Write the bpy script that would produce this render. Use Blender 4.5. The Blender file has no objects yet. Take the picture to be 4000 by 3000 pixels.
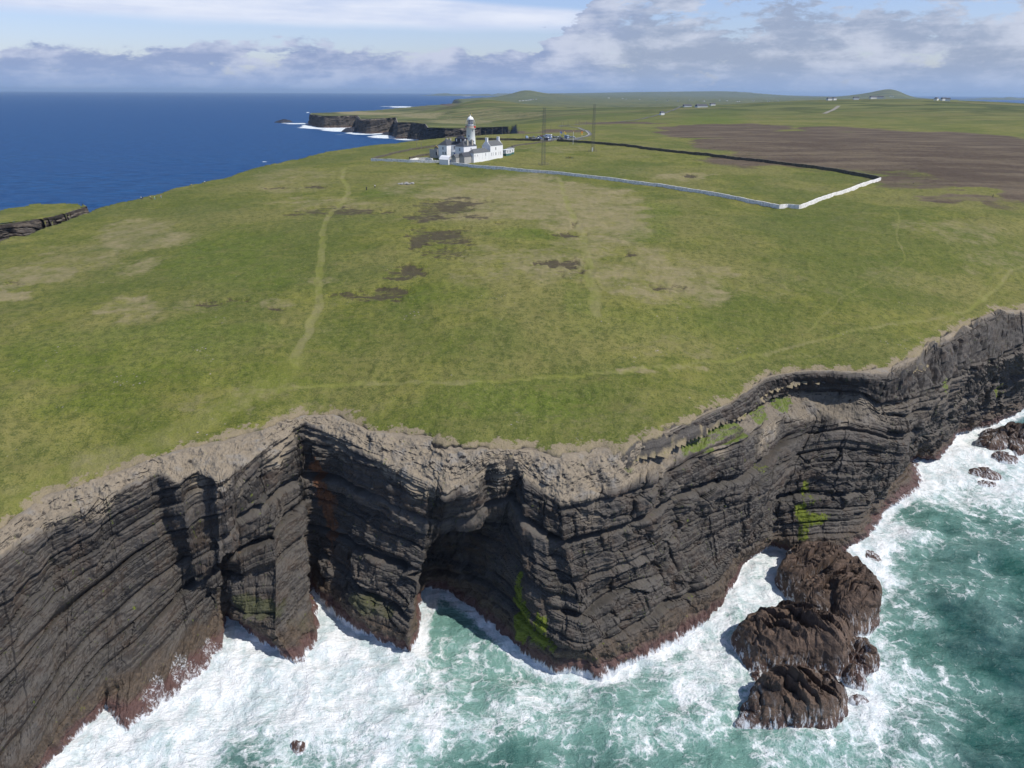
import bpy, bmesh, math, random
import numpy as np
from mathutils import Matrix, Vector
random.seed(7)
SC = bpy.context.scene
COL = SC.collection

# ------------------------------------------------------------------ camera, world, sun
CAMZ = 95.0
PIT = math.radians(22.31); ROLL = math.radians(0.30); FPX = 2773.0; SU = 4000 / 2212.0
cd = bpy.data.cameras.new('camera'); cam = bpy.data.objects.new('camera', cd); COL.objects.link(cam)
cd.sensor_width = 36; cd.lens = 36 * FPX / 4000; cd.clip_start = 1; cd.clip_end = 200000
_f = Vector((0, math.cos(PIT), -math.sin(PIT))); _r0 = Vector((1, 0, 0)); _u0 = Vector((0, math.sin(PIT), math.cos(PIT)))
_r = math.cos(ROLL) * _r0 + math.sin(ROLL) * _u0; _u = -math.sin(ROLL) * _r0 + math.cos(ROLL) * _u0
cam.matrix_world = Matrix(((_r.x, _u.x, -_f.x, 0), (_r.y, _u.y, -_f.y, 0), (_r.z, _u.z, -_f.z, CAMZ), (0, 0, 0, 1)))
SC.camera = cam
SC.view_settings.view_transform = 'Standard'; SC.view_settings.look = 'None'
SC.view_settings.exposure = 0.28; SC.view_settings.gamma = 1
SC.cycles.max_bounces = 6; SC.cycles.diffuse_bounces = 3; SC.cycles.volume_bounces = 0
SC.cycles.use_denoising = True
SUN_EL, SUN_AZ = math.radians(54), math.radians(112)      # azimuth clockwise from +Y (the view direction)
sd = bpy.data.lights.new('sun', 'SUN'); sun = bpy.data.objects.new('sun', sd); COL.objects.link(sun)
sd.energy = 3.6; sd.angle = math.radians(0.6); sd.color = (1.0, 0.955, 0.88)
_s = Vector((math.sin(SUN_AZ) * math.cos(SUN_EL), math.cos(SUN_AZ) * math.cos(SUN_EL), math.sin(SUN_EL)))
sun.rotation_euler = _s.to_track_quat('Z', 'Y').to_euler()

# ------------------------------------------------------------------ shader node helper
class G:
    def __init__(s, tree): s.t = tree; s.n = tree.nodes; s.l = tree.links
    def new(s, typ, **kw):
        n = s.n.new(typ)
        for k, v in kw.items(): setattr(n, k, v)
        return n
    def put(s, sock, v):
        if isinstance(v, (int, float)):
            if sock.type in ('RGBA',): sock.default_value = (v, v, v, 1)
            elif sock.type == 'VECTOR': sock.default_value = (v, v, v)
            else: sock.default_value = v
        elif isinstance(v, (tuple, list)):
            sock.default_value = tuple(v) + ((1,) if sock.type == 'RGBA' and len(v) == 3 else ())
        else: s.l.new(v, sock)
    def m(s, op, a, b=0.0, c=None, clamp=False):
        n = s.new('ShaderNodeMath', operation=op, use_clamp=clamp)
        s.put(n.inputs[0], a); s.put(n.inputs[1], b)
        if c is not None: s.put(n.inputs[2], c)
        return n.outputs[0]
    def add(s, a, b): return s.m('ADD', a, b)
    def sub(s, a, b): return s.m('SUBTRACT', a, b)
    def mul(s, a, b): return s.m('MULTIPLY', a, b)
    def mx(s, a, b): return s.m('MAXIMUM', a, b)
    def sm(s, v, a, b, lo=0.0, hi=1.0):
        n = s.new('ShaderNodeMapRange', interpolation_type='SMOOTHSTEP')
        s.put(n.inputs['Value'], v); s.put(n.inputs['From Min'], a); s.put(n.inputs['From Max'], b)
        s.put(n.inputs['To Min'], lo); s.put(n.inputs['To Max'], hi)
        return n.outputs['Result']
    def mix(s, f, a, b, blend='MIX'):
        n = s.new('ShaderNodeMix', data_type='RGBA', blend_type=blend)
        s.put(n.inputs[0], f); s.put(n.inputs[6], a); s.put(n.inputs[7], b)
        return n.outputs[2]
    def noise(s, vec, scale, det=4, rough=0.55, dist=0.0, out=0):
        n = s.new('ShaderNodeTexNoise'); n.inputs['Scale'].default_value = scale
        n.inputs['Detail'].default_value = det; n.inputs['Roughness'].default_value = rough
        n.inputs['Distortion'].default_value = dist
        if vec is not None: s.l.new(vec, n.inputs['Vector'])
        return n.outputs[out]
    def vor(s, vec, scale, feature='F1', out=0, rnd=1.0):
        n = s.new('ShaderNodeTexVoronoi', feature=feature); n.inputs['Scale'].default_value = scale
        n.inputs['Randomness'].default_value = rnd
        if vec is not None: s.l.new(vec, n.inputs['Vector'])
        return n.outputs[out]
    def map(s, vec, scale=(1, 1, 1), rot=(0, 0, 0), loc=(0, 0, 0)):
        n = s.new('ShaderNodeMapping'); n.inputs['Scale'].default_value = scale
        n.inputs['Rotation'].default_value = rot; n.inputs['Location'].default_value = loc
        s.l.new(vec, n.inputs['Vector']); return n.outputs[0]
    def vadd(s, a, b, k=1.0):
        sc = s.new('ShaderNodeVectorMath', operation='SCALE'); s.l.new(b, sc.inputs[0]); sc.inputs['Scale'].default_value = k
        n = s.new('ShaderNodeVectorMath', operation='ADD'); s.l.new(a, n.inputs[0]); s.l.new(sc.outputs[0], n.inputs[1]); return n.outputs[0]
    def attr(s, name, out='Color'):
        n = s.new('ShaderNodeAttribute', attribute_name=name); return n.outputs[out]
    def rgb(s, c):
        n = s.new('ShaderNodeSeparateColor'); s.l.new(c, n.inputs[0]); return n.outputs[0], n.outputs[1], n.outputs[2]
    def xyz(s, c):
        n = s.new('ShaderNodeSeparateXYZ'); s.l.new(c, n.inputs[0]); return n.outputs[0], n.outputs[1], n.outputs[2]
    def comb(s, x, y, z):
        n = s.new('ShaderNodeCombineXYZ'); s.put(n.inputs[0], x); s.put(n.inputs[1], y); s.put(n.inputs[2], z); return n.outputs[0]
    def pos(s): return s.new('ShaderNodeNewGeometry').outputs['Position']
    def nrm(s): return s.new('ShaderNodeNewGeometry').outputs['Normal']
    def bump(s, h, strength, dist=1.0):
        n = s.new('ShaderNodeBump'); n.inputs['Strength'].default_value = strength; n.inputs['Distance'].default_value = dist
        s.l.new(h, n.inputs['Height']); return n.outputs[0]

def mat(name, rough=0.8):
    m = bpy.data.materials.new(name); m.use_nodes = True
    g = G(m.node_tree); b = m.node_tree.nodes['Principled BSDF']
    b.inputs['Roughness'].default_value = rough
    return m, g, b

def simple(name, c, rough=0.7, var=0.25, scale=2.0, metal=0.0, spec=0.4):
    m, g, b = mat(name, rough)
    o = g.new('ShaderNodeTexCoord').outputs['Object']
    n = g.noise(o, scale, 4, 0.6)
    dark = tuple(x * (1 - var) for x in c); lite = tuple(min(1, x * (1 + var * .6)) for x in c)
    g.put(b.inputs['Base Color'], g.mix(n, dark, lite)); b.inputs['Metallic'].default_value = metal
    b.inputs['Specular IOR Level'].default_value = spec
    return m

# ------------------------------------------------------------------ sky: Nishita + high cloud
W = bpy.data.worlds.new('World'); SC.world = W; W.use_nodes = True
g = G(W.node_tree); bg = W.node_tree.nodes['Background']
sky = g.new('ShaderNodeTexSky', sky_type='NISHITA'); sky.sun_disc = False
sky.sun_elevation = SUN_EL; sky.sun_rotation = SUN_AZ; sky.altitude = 90; sky.air_density = 1.1; sky.dust_density = 0.6; sky.ozone_density = 2.0
dv = g.new('ShaderNodeTexCoord').outputs['Generated']
dx, dy, dz = g.xyz(dv)
az = g.m('ARCTAN2', dx, dy); el = g.m('ARCSINE', dz)
P0 = g.comb(az, g.mul(el, 2.6), 0.0)
warp = g.noise(P0, 5.0, 5, 0.6, out=1)
P1 = g.vadd(P0, warp, 0.05)
nbig = g.noise(P1, 9.0, 10, 0.66)
nfin = g.noise(g.map(P1, (1, 1, 1), loc=(3, 7, 2)), 30.0, 9, 0.68)
nstr = g.noise(g.comb(g.mul(az, 3.0), g.mul(el, 30.0), 4.0), 2.2, 5, 0.6)
cn = g.add(g.mul(nbig, 0.72), g.mul(nfin, 0.28))
warp2 = g.noise(P0, 7.0, 5, 0.6)
# cumulus bank: low band over the horizon, its top line rising to the right
right = g.sm(g.add(az, g.mul(g.sub(warp2, .5), .30)), 0.02, 0.16)
top = g.add(g.add(0.060, g.mul(right, 0.16)), g.mul(g.sub(g.noise(g.comb(az, 0.0, 5.0), 3.5, 3, 0.5), 0.5), 0.07))
dens = g.sub(1.0, g.sm(el, g.sub(top, 0.030), g.add(top, 0.022)))
low = g.sm(el, 0.0, 0.03)
cov = g.sub(g.mul(dens, 0.34), g.mul(g.mul(right, g.sm(el, .06, .10)), 0.07))
cum = g.sm(g.add(cn, cov), 0.71, 0.785)
# lit shapes inside the bank
lit = g.sm(g.add(g.noise(g.map(P1, (1, 1, 1), loc=(0.0, 0.05, 0)), 14.0, 7, 0.62), g.mul(nstr, 0.32)), 0.54, 0.84)
ccol = g.mix(lit, (2.3, 2.95, 4.8), (4.9, 5.3, 6.6))
ccol = g.mix(g.mul(right, 0.85), ccol, g.mix(lit, (2.8, 3.35, 4.5), (5.0, 5.4, 6.4)))
# smooth sheet of thin cloud, upper left
s0 = g.add(g.add(0.067, g.mul(g.m('ABSOLUTE', g.add(az, 0.10)), 0.012)), g.mul(g.sub(nstr, 0.5), 0.016))
sheet = g.mul(g.sm(el, s0, g.add(s0, 0.014)), g.sub(1.0, g.sm(g.add(az, g.mul(g.sub(nstr, 0.5), 0.12)), 0.06, 0.14)))
sheet = g.mul(sheet, g.sub(1.0, g.sm(g.add(el, g.mul(g.m('MAXIMUM', g.add(az, 0.12), 0.0), 0.065)), 0.104, 0.112)))
scol = g.mix(g.sm(g.add(g.mul(g.noise(P0, 4.0, 6, 0.6), .5), g.mul(nstr, .5)), .36, .64), (5.0, 5.7, 7.4), (7.0, 7.3, 8.2))
base = g.mix(1.0, sky.outputs[0], (0.90, 0.93, 1.24), 'MULTIPLY')
c = g.mix(g.mul(sheet, 0.92), base, scol)
c = g.mix(g.mul(cum, 0.93), c, ccol)
hz = g.sub(1.0, g.sm(el, -0.01, 0.045))
c = g.mix(g.mul(hz, 0.80), c, (2.45, 3.6, 6.0))
# overhead the cloud thins to plain sky
upm = g.sm(el, 0.35, 0.7)
c = g.mix(upm, c, sky.outputs[0])
g.put(bg.inputs['Color'], c); bg.inputs['Strength'].default_value = 0.10

# ------------------------------------------------------------------ numpy helpers
def smooth(x, a, b):
    t = np.clip((x - a) / (b - a), 0, 1); return t * t * (3 - 2 * t)
def _hash(ix, iy, iz, seed):
    h = (ix.astype(np.int64) * 374761393 + iy.astype(np.int64) * 668265263 + iz.astype(np.int64) * 2147483647 + seed * 974711) & 0xffffffff
    h = ((h ^ (h >> 13)) * 1274126177) & 0xffffffff
    h = ((h ^ (h >> 16)) * 2246822519) & 0xffffffff
    return ((h ^ (h >> 15)) & 0xffffff) / float(0xffffff)
def vnoise(x, y, z=0.0, seed=0):
    x, y, z = np.broadcast_arrays(np.asarray(x, float), np.asarray(y, float), np.asarray(z, float))
    ix, iy, iz = np.floor(x), np.floor(y), np.floor(z)
    fx, fy, fz = x - ix, y - iy, z - iz
    fx, fy, fz = [f * f * f * (f * (f * 6 - 15) + 10) for f in (fx, fy, fz)]
    r = 0
    for a in (0, 1):
        for b in (0, 1):
            for c_ in (0, 1):
                w = (fx if a else 1 - fx) * (fy if b else 1 - fy) * (fz if c_ else 1 - fz)
                r = r + w * _hash(ix + a, iy + b, iz + c_, seed)
    return r * 2 - 1
def fbm(x, y, z=0.0, oct=4, seed=0, gain=0.5):
    r, a = 0, 1.0
    x, y, z = np.asarray(x, float), np.asarray(y, float), np.asarray(z, float)
    for i in range(oct):
        r = r + a * vnoise(x, y, z, seed + i * 17); a *= gain; x, y, z = x * 2.03, y * 2.03, z * 2.03
    return r
def cells(x, y, seed=0):
    ix, iy = np.floor(x), np.floor(y); f1 = np.full(x.shape, 9.0); f2 = f1.copy(); idv = np.zeros(x.shape); tl = np.zeros(x.shape)
    for a in (-1, 0, 1):
        for b in (-1, 0, 1):
            cx, cy = ix + a, iy + b; z0 = cx * 0
            ax = cx + .5 + .8 * (_hash(cx, cy, z0, seed) - .5) - x; ay = cy + .5 + .8 * (_hash(cx, cy, z0 + 1, seed) - .5) - y; d = np.hypot(ax, ay)
            m = d < f1; f2 = np.where(m, f1, np.minimum(f2, d)); idv = np.where(m, _hash(cx, cy, z0 + 2, seed), idv); tl = np.where(m, (_hash(cx, cy, z0 + 4, seed) - .5) * ax + (_hash(cx, cy, z0 + 5, seed) - .5) * ay, tl); f1 = np.where(m, d, f1)
    return idv, f2 - f1, tl
def ray(u, v):
    x = (u * SU - 2000) / FPX; y = (1500 - v * SU) / FPX
    x0 = x * math.cos(ROLL) - y * math.sin(ROLL); y0 = x * math.sin(ROLL) + y * math.cos(ROLL)
    return np.array((x0, math.cos(PIT) + y0 * math.sin(PIT), -math.sin(PIT) + y0 * math.cos(PIT)))
def PZ(u, v, z):                      # the point of height z seen at (u, v) of the 2212 px wide photograph
    d = ray(u, v); t = (CAMZ - z) / max(1e-4, -d[2]); return np.array((d[0] * t, d[1] * t, z))
def PR(u, v, r):                      # the point at ground distance r
    d = ray(u, v); t = r / math.hypot(d[0], d[1]); return np.array((d[0] * t, d[1] * t, CAMZ + d[2] * t))

# ------------------------------------------------------------------ near cliff: control columns (u, v, z)
# rows: grass line, scarp top, scarp foot, main edge, face, lower face, top of tidal band, waterline
N_ = None
CC = [
 [(-260,1250,30),N_,N_,(-260,1330,28),N_,N_,(-80,1760,4),(-60,1800,0)],
 [(0,1139,31),N_,N_,(0,1207,28),N_,N_,(60,1630,5),(95,1668,0)],
 [(93,1071,32),N_,N_,(93,1132,29.5),N_,N_,(130,1560,5),(160,1600,0)],
 [(187,1040,33),N_,N_,(187,1095,31),N_,N_,(225,1480,5),(235,1530,0)],
 [(240,1022,33.5),N_,N_,(243,1067,32),N_,N_,(285,1435,6.5),(270,1582,0)],
 [(325,988,35),N_,N_,(342,1024,33.6),N_,N_,(385,1370,6.5),(340,1535,0)],
 [(395,965,35.5),N_,N_,(387,1046,33),(425,1262,14),'cave',(440,1340,6),(420,1470,0)],
 [(420,960,35.7),N_,N_,(420,1024,33.6),(452,1228,17),'cave',(480,1330,5),(480,1410,0)],
 [(467,950,36),N_,N_,(467,1042,33.4),(476,1220,18),'cave',(487,1320,4),(488,1335,0)],
 [(512,940,36),N_,N_,(513,1022,34),(520,1180,19),(525,1280,10),(530,1340,6),(572,1390,0)],
 [(560,928,36.5),N_,N_,(583,965,35.5),N_,N_,(595,1365,6),(640,1440,0)],
 [(610,910,37),N_,N_,(635,928,36),N_,N_,(665,1310,6),(693,1390,0)],
 [(653,897,37),N_,N_,(663,914,36.5),(667,1100,20),N_,(668,1250,3),(679,1275,0)],
 [(720,893,37),N_,N_,(715,942,35.5),N_,N_,(700,1278,4),(715,1320,0)],
 [(800,925,37),N_,N_,(800,985,34),N_,N_,(765,1325,4.5),(780,1367,0)],
 [(880,935,37),N_,N_,(870,1018,32.5),N_,N_,(835,1362,4.5),(850,1397,0)],
 [(930,942,37),N_,N_,(925,1042,31.5),N_,N_,(880,1380,4.5),(886,1412,0)],
 [(945,948,37),N_,N_,(942,1052,31.3),(925,1192,16.5),'cave',(903,1345,4),(905,1378,0)],
 [(962,955,37),N_,N_,(965,1064,31),(945,1178,18),'cave',(916,1258,3),(913,1270,0)],
 [(1000,960,37),N_,N_,(1000,1050,31.5),(1010,1148,21),'cave',(962,1252,4),(962,1275,0)],
 [(1060,965,36.5),N_,N_,(1055,1012,33.5),(1062,1112,23),'cave',(1030,1278,5),(1030,1325,0)],
 [(1120,965,36.5),N_,N_,(1118,1015,33),(1095,1115,22.5),(1085,1250,11),(1093,1335,5),(1090,1380,0)],
 [(1150,968,36),N_,N_,(1140,1045,31.5),(1135,1160,22),(1140,1280,13),(1152,1375,5.5),(1145,1424,0)],
 [(1190,975,36),N_,N_,(1180,1080,30),(1178,1180,22),N_,(1205,1395,6),(1198,1453,0)],
 [(1215,976,36),N_,N_,(1195,1088,29.5),(1190,1200,20),(1225,1310,12),(1240,1395,7),(1245,1448,0)],
 [(1235,975,36),N_,N_,(1210,1095,29.5),(1222,1190,22),(1255,1310,13),(1270,1400,6.5),(1300,1467,0)],
 [(1290,965,36),N_,N_,(1262,1080,30),N_,N_,(1310,1388,6.5),(1345,1440,0)],
 [(1340,965,36.5),N_,N_,(1335,1062,31),N_,N_,(1400,1350,6),(1410,1418,0)],
 [(1405,945,37),(1420,950,36),(1425,965,34),(1410,1038,31.5),N_,N_,(1478,1312,6),(1465,1382,0)],
 [(1475,912,37.5),(1482,918,37),(1482,945,33.5),(1500,988,31),N_,N_,(1540,1275,6),(1532,1340,0)],
 [(1570,868,37.5),(1580,876,37.2),(1598,912,33.5),(1600,948,31.5),(1585,1080,21),N_,(1585,1225,5),(1575,1290,0)],
 [(1650,815,37.7),(1655,823,37.5),(1662,868,32),(1690,905,29.5),(1650,1050,20),N_,(1615,1190,4),(1605,1215,0)],
 [(1710,800,38),(1710,808,37.7),(1717,852,32),(1760,900,28.5),(1715,1000,21),(1670,1100,11),(1672,1168,4),(1663,1183,0)],
 [(1780,795,38),(1780,806,37.7),(1792,850,32),(1800,918,28),(1765,1000,21),(1730,1090,12),(1735,1180,4),(1742,1196,0)],
 [(1850,800,38),(1862,815,37.7),(1855,850,33.5),(1860,915,28),(1850,1000,21),(1830,1090,12),(1815,1175,4),(1828,1195,0)],
 [(1920,790,38),(1915,818,37),(1895,885,30),(1915,930,25.5),(1895,1010,18),(1872,1090,9),(1858,1150,4),(1872,1168,0)],
 [(1985,762,38),(1965,800,36.8),(1955,870,30),(1955,930,24),(1925,1020,14),N_,(1900,1092,4),(1922,1098,0)],
 [(2002,742,38),(2010,764,37.5),(2005,850,30),(1990,925,22),(1970,975,13),N_,(1950,1015,4.5),(1995,1058,0)],
 [(2030,730,38.5),(2038,750,38),(2040,835,29.5),(2020,905,21),(2010,945,13),N_,(1978,982,3),(1983,990,0)],
 [(2080,705,38.5),(2085,722,38),(2082,800,30),(2062,870,20),(2045,925,11),N_,(2018,985,3),(2035,997,0)],
 [(2140,675,39),(2150,690,38.5),(2130,780,30),(2100,855,19),(2080,890,11),N_,(2066,928,3),(2070,937,0)],
 [(2160,668,39),(2163,680,38.5),(2158,780,29),(2145,820,20),(2145,865,11),N_,(2150,905,3),(2148,920,0)],
 [(2212,665,39),(2212,680,38.5),(2215,760,30),(2215,800,20),(2212,840,10),N_,(2206,882,3),(2200,893,0)],
 [(2290,600,39.5),(2300,620,39),(2300,690,30),(2300,730,20),N_,N_,(2290,790,3),(2290,800,0)],
 [(2500,500,41),(2510,515,40),(2510,560,32),(2510,600,20),N_,N_,(2500,640,3),(2500,650,0)],
 [(2900,400,42),(2910,410,41),(2910,440,32),(2910,470,20),N_,N_,(2900,500,3),(2900,505,0)],
]
cps = np.zeros((len(CC), 8, 3))
for i, c_ in enumerate(CC):
    for k in (0, 3, 6, 7): cps[i, k] = PZ(*c_[k])
    for k in (1, 2, 4, 5):
        if c_[k] and c_[k] != 'cave': cps[i, k] = PZ(*c_[k])
    if not c_[1]: cps[i, 1] = cps[i, 0] * .70 + cps[i, 3] * .30 + np.array((0, 0, .5))
    if not c_[2]: cps[i, 2] = cps[i, 0] * .35 + cps[i, 3] * .65 + np.array((0, 0, .4))
    if not c_[4]:
        e = cps[i, 5] if c_[5] and c_[5] != 'cave' else cps[i, 6]; w = .5 if c_[5] else .36
        cps[i, 4] = cps[i, 3] * (1 - w) + e * w
        if not c_[5]: cps[i, 4, :2] = cps[i, 3, :2] * .84 + e[:2] * .16; cps[i, 4, 2] = cps[i, 3, 2] * .60 + e[2] * .40
    if c_[5] == 'cave':
        dd = np.array((-.1, 1.0)) * (5.0 if i in (18, 19, 20) else 2.5)
        cps[i, 5] = (cps[i, 6, 0] + dd[0], cps[i, 6, 1] + dd[1], cps[i, 4, 2] - 1.8)
    if not c_[5]: cps[i, 5] = cps[i, 4] * .50 + cps[i, 6] * .50; cps[i, 5, :2] += (cps[i, 4, :2] - cps[i, 6, :2]) * .06

# ------------------------------------------------------------------ terrain height: thin-plate spline in (azimuth, log distance)
HC = [PZ(*c_[0]) for c_ in CC]
HC += [PZ(*q) for q in [
 (0,900,38),(300,800,40.5),(600,800,41),(900,780,42),(1200,800,41.5),(1500,740,42),(1800,650,43.5),(2200,560,43),
 (0,650,42),(350,600,45),(700,580,47.5),(1000,600,48.5),(1300,560,49.5),(1600,520,50),(2000,480,50.5),(2212,480,48.5),
 (0,525,43),(190,457,45.5),(320,432,47.5),(450,430,50),(640,345,51),(560,380,51),(800,345,54),(730,327,52),(860,310,53),
 (960,348,55.5),(1150,375,54),(1400,405,52.5),(1650,440,51.2),(1730,450,51),(1900,388,53),(2120,400,53),(2212,420,52.5),
 (1010,325,57),(1090,322,57),(1200,335,56.5),(1350,350,55.5),(1600,370,55),(1106,289,54.5),(920,303,53),(1030,296,55),
 (1190,301,56.5),(1290,296,57.5),(1250,274,56),(1450,300,57.5),(1700,310,57.5),(2000,345,56.5),(2212,350,55),
 (1400,268,58),(1700,275,59),(2000,300,58),(2212,315,57)]]
HC += [PR(*q) for q in [
 (1200,250,1500),(1350,250,1350),(1500,248,1300),(1700,250,1300),(1950,255,1250),(2212,270,1150),
 (1100,268,1150),
 (1350,232,1900),(1500,229,2000),(1650,222,2300),(1850,218,2500),(2050,221,2500),(2212,226,2400),
 (1200,234,1900)]]
def paz(u, r, z):
    d = ray(u, 230); k = r / math.hypot(d[0], d[1]); return np.array((d[0] * k, d[1] * k, z))
HC += [PZ(*q) for q in [(671,246,31),(780,255,33),(860,262,34),(925,272,35),(1097,276,38),(811,239,33),(894,231,34),(950,240,38),(1000,255,38)]]
HC += [paz(*q) for q in [(1050,2250,80),(970,2500,55),(1125,2400,56),(1050,3200,50),(1200,2700,45),(1500,3000,40),(1800,3300,38),(2100,3200,40),
 (1100,4500,35),(1400,4500,30),(1700,4600,32),(2000,4600,30),(1150,7000,42),(1400,7000,30),(1700,7000,40),(2000,7000,45),(1200,11000,60),(1600,11000,40),(2000,11000,50),(1300,18000,80),(1900,18000,70),
 (-100,2500,40),(-100,8000,40)]]
HC = np.array(HC)
def _q(x, y): return np.stack((2.2 * np.arctan2(x, y), 0.5 * np.log(x * x + y * y)), -1)
_cp = _q(HC[:, 0], HC[:, 1])
def _phi(d2): return 0.5 * d2 * np.log(d2 + 1e-12)
_n = len(_cp); _K = _phi(((_cp[:, None] - _cp[None]) ** 2).sum(-1)) + np.eye(_n) * 0.004
_Pm = np.concatenate((np.ones((_n, 1)), _cp), 1)
_A = np.zeros((_n + 3, _n + 3)); _A[:_n, :_n] = _K; _A[:_n, _n:] = _Pm; _A[_n:, :_n] = _Pm.T
_wt = np.linalg.solve(_A, np.concatenate((HC[:, 2], np.zeros(3))))
def H0(x, y):
    x = np.atleast_1d(np.asarray(x, float)); y = np.atleast_1d(np.asarray(y, float)); sh = x.shape
    x = x.ravel(); y = y.ravel(); out = np.empty(len(x))
    for a in range(0, len(x), 60000):
        q = _q(x[a:a + 60000], y[a:a + 60000]); d2 = ((q[:, None] - _cp[None]) ** 2).sum(-1)
        out[a:a + 60000] = _phi(d2) @ _wt[:_n] + _wt[_n] + q @ _wt[_n + 1:]
    return out.reshape(sh)
HILLS = [(1925, 10500, 62, .018, 1100), (1893, 10700, 48, .030, 1100), (1840, 10900, 20, .05, 1100), (1135, 9000, 62, .022, 900), (1190, 9500, 30, .03, 900), (1480, 17500, 60, .12, 1500), (1650, 17500, 60, .06, 1500)]
def H(x, y):
    r = np.hypot(x, y)
    hl = 0
    for (u, r1, hh, sa, sr) in HILLS:
        d = ray(u, 205); ax_ = math.atan2(d[0], d[1]); hl = hl + hh * np.exp(-((np.arctan2(x, y) - ax_) / sa) ** 2 - ((r - r1) / sr) ** 2)
    return H0(x, y) + hl + 0.5 * fbm(np.asarray(x) / 45, np.asarray(y) / 45, 0, 3, 5) * smooth(r, 120, 300) 
_ts = np.exp(np.linspace(math.log(60), math.log(16000), 1500))
def P(u, v):                          # the point of the ground seen at (u, v)
    d = ray(u, v); x, y, z = d[0] * _ts, d[1] * _ts, CAMZ + d[2] * _ts
    below = z < H(x, y); i = int(np.argmax(below)) if below.any() else len(_ts) - 1
    i = max(1, i); a, b = _ts[i - 1], _ts[i]
    for _ in range(12):
        t = (a + b) / 2; h = H(d[0] * t, d[1] * t)[0]
        if CAMZ + d[2] * t < h: b = t
        else: a = t
    return np.array((d[0] * b, d[1] * b, h))

# ------------------------------------------------------------------ land outline
near = [tuple(cps[i, 0, :2]) for i in range(len(CC))]
def w2(f, *a): p = f(*a); return (p[0], p[1])
north = [w2(PZ, *q) for q in [(1106,287.5,54.5),(1029,292.5,54),(968,295.5,53.5),(919,301.5,53),(856,308.5,52.5),(802,314.5,52),(721,325.5,51),(608,347.5,50),(500,376,49),(420,398,48),(300,430,46.5),(190,456,45),(90,490,44),(0,520,43),(-150,600,41),(-400,800,38)]]
farc = [w2(PZ, *q) for q in [(1097,277,36),(1040,275,36),(1000,277,35.5),(960,279,35),(925,277,35),(919,267,34),(890,264,34),(859,264,34),(855,255,34),(830,256,34),(800,257,34),(779,257,33),(772,248,33),(740,250,32),(700,251,31),(671,248,30),
   (671,245,30),(705,243,31),(811,238,33),(894,230.5,34)]]
land = [(-400, 30)] + near + [(2400, 900), (4200, 2600), (3000, 3600), w2(paz, 2072, 4200, 0), w2(paz, 2066, 9500, 0), w2(paz, 1900, 14000, 0), w2(paz, 1500, 18000, 0), w2(paz, 1150, 17000, 0),
   w2(paz, 1080, 9000, 0), w2(paz, 985, 6500, 0), w2(paz, 1000, 4800, 0)] + farc[::-1] + north
land = [(-300, 60)] + land[1:]
land = np.array(land)
NL = len(near)                       # segments 1..NL follow the lofted cliff
def seg_dist(x, y, pts, closed=True, tag=False):
    n = len(pts); best = np.full(x.shape, 1e18); bi = np.zeros(x.shape, int)
    for i in range(n if closed else n - 1):
        a = pts[i]; b = pts[(i + 1) % n]; ex, ey = b[0] - a[0], b[1] - a[1]
        t = np.clip(((x - a[0]) * ex + (y - a[1]) * ey) / (ex * ex + ey * ey + 1e-9), 0, 1)
        d = (x - a[0] - t * ex) ** 2 + (y - a[1] - t * ey) ** 2
        m_ = d < best; best[m_] = d[m_]; bi[m_] = i
    return (np.sqrt(best), bi) if tag else np.sqrt(best)
def inside(x, y, pts):
    r = np.zeros(x.shape, bool); n = len(pts)
    for i in range(n):
        a = pts[i]; b = pts[(i + 1) % n]
        if a[1] == b[1]: continue
        c_ = ((a[1] > y) != (b[1] > y)) & (x < (b[0] - a[0]) * (y - a[1]) / (b[1] - a[1]) + a[0]); r ^= c_
    return r

def obj_from(name, verts, faces, m, smoothf=False, parent=None):
    me = bpy.data.meshes.new(name); verts = np.asarray(verts, np.float32); faces = np.asarray(faces, np.int32)
    k = faces.shape[1]
    me.vertices.add(len(verts)); me.vertices.foreach_set('co', verts.ravel())
    me.loops.add(faces.size); me.loops.foreach_set('vertex_index', faces.ravel())
    me.polygons.add(len(faces)); me.polygons.foreach_set('loop_start', np.arange(0, faces.size, k, dtype=np.int32))
    me.polygons.foreach_set('loop_total', np.full(len(faces), k, np.int32))
    me.polygons.foreach_set('use_smooth', np.full(len(faces), smoothf, bool))
    me.update(calc_edges=True); me.validate()
    if m: me.materials.append(m)
    o = bpy.data.objects.new(name, me); COL.objects.link(o)
    if parent: o.parent = parent
    return o
def vattr(o, name, rgba):
    a = o.data.attributes.new(name, 'FLOAT_COLOR', 'POINT'); d = np.zeros((len(o.data.vertices), 4), np.float32)
    for i, ch in enumerate(rgba): d[:, i] = ch
    a.data.foreach_set('color', d.ravel())
def gridfaces(nr, nc, keep=None):
    i = np.arange(nr - 1)[:, None] * nc + np.arange(nc - 1)[None]
    f = np.stack((i, i + 1, i + nc + 1, i + nc), -1).reshape(-1, 4)
    return f if keep is None else f[keep[f].all(1)]
def compact(v, f, *attrs):
    used = np.zeros(len(v), bool); used[f] = True; idx = np.cumsum(used) - 1
    return (v[used], idx[f]) + tuple(a[used] for a in attrs)

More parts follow.
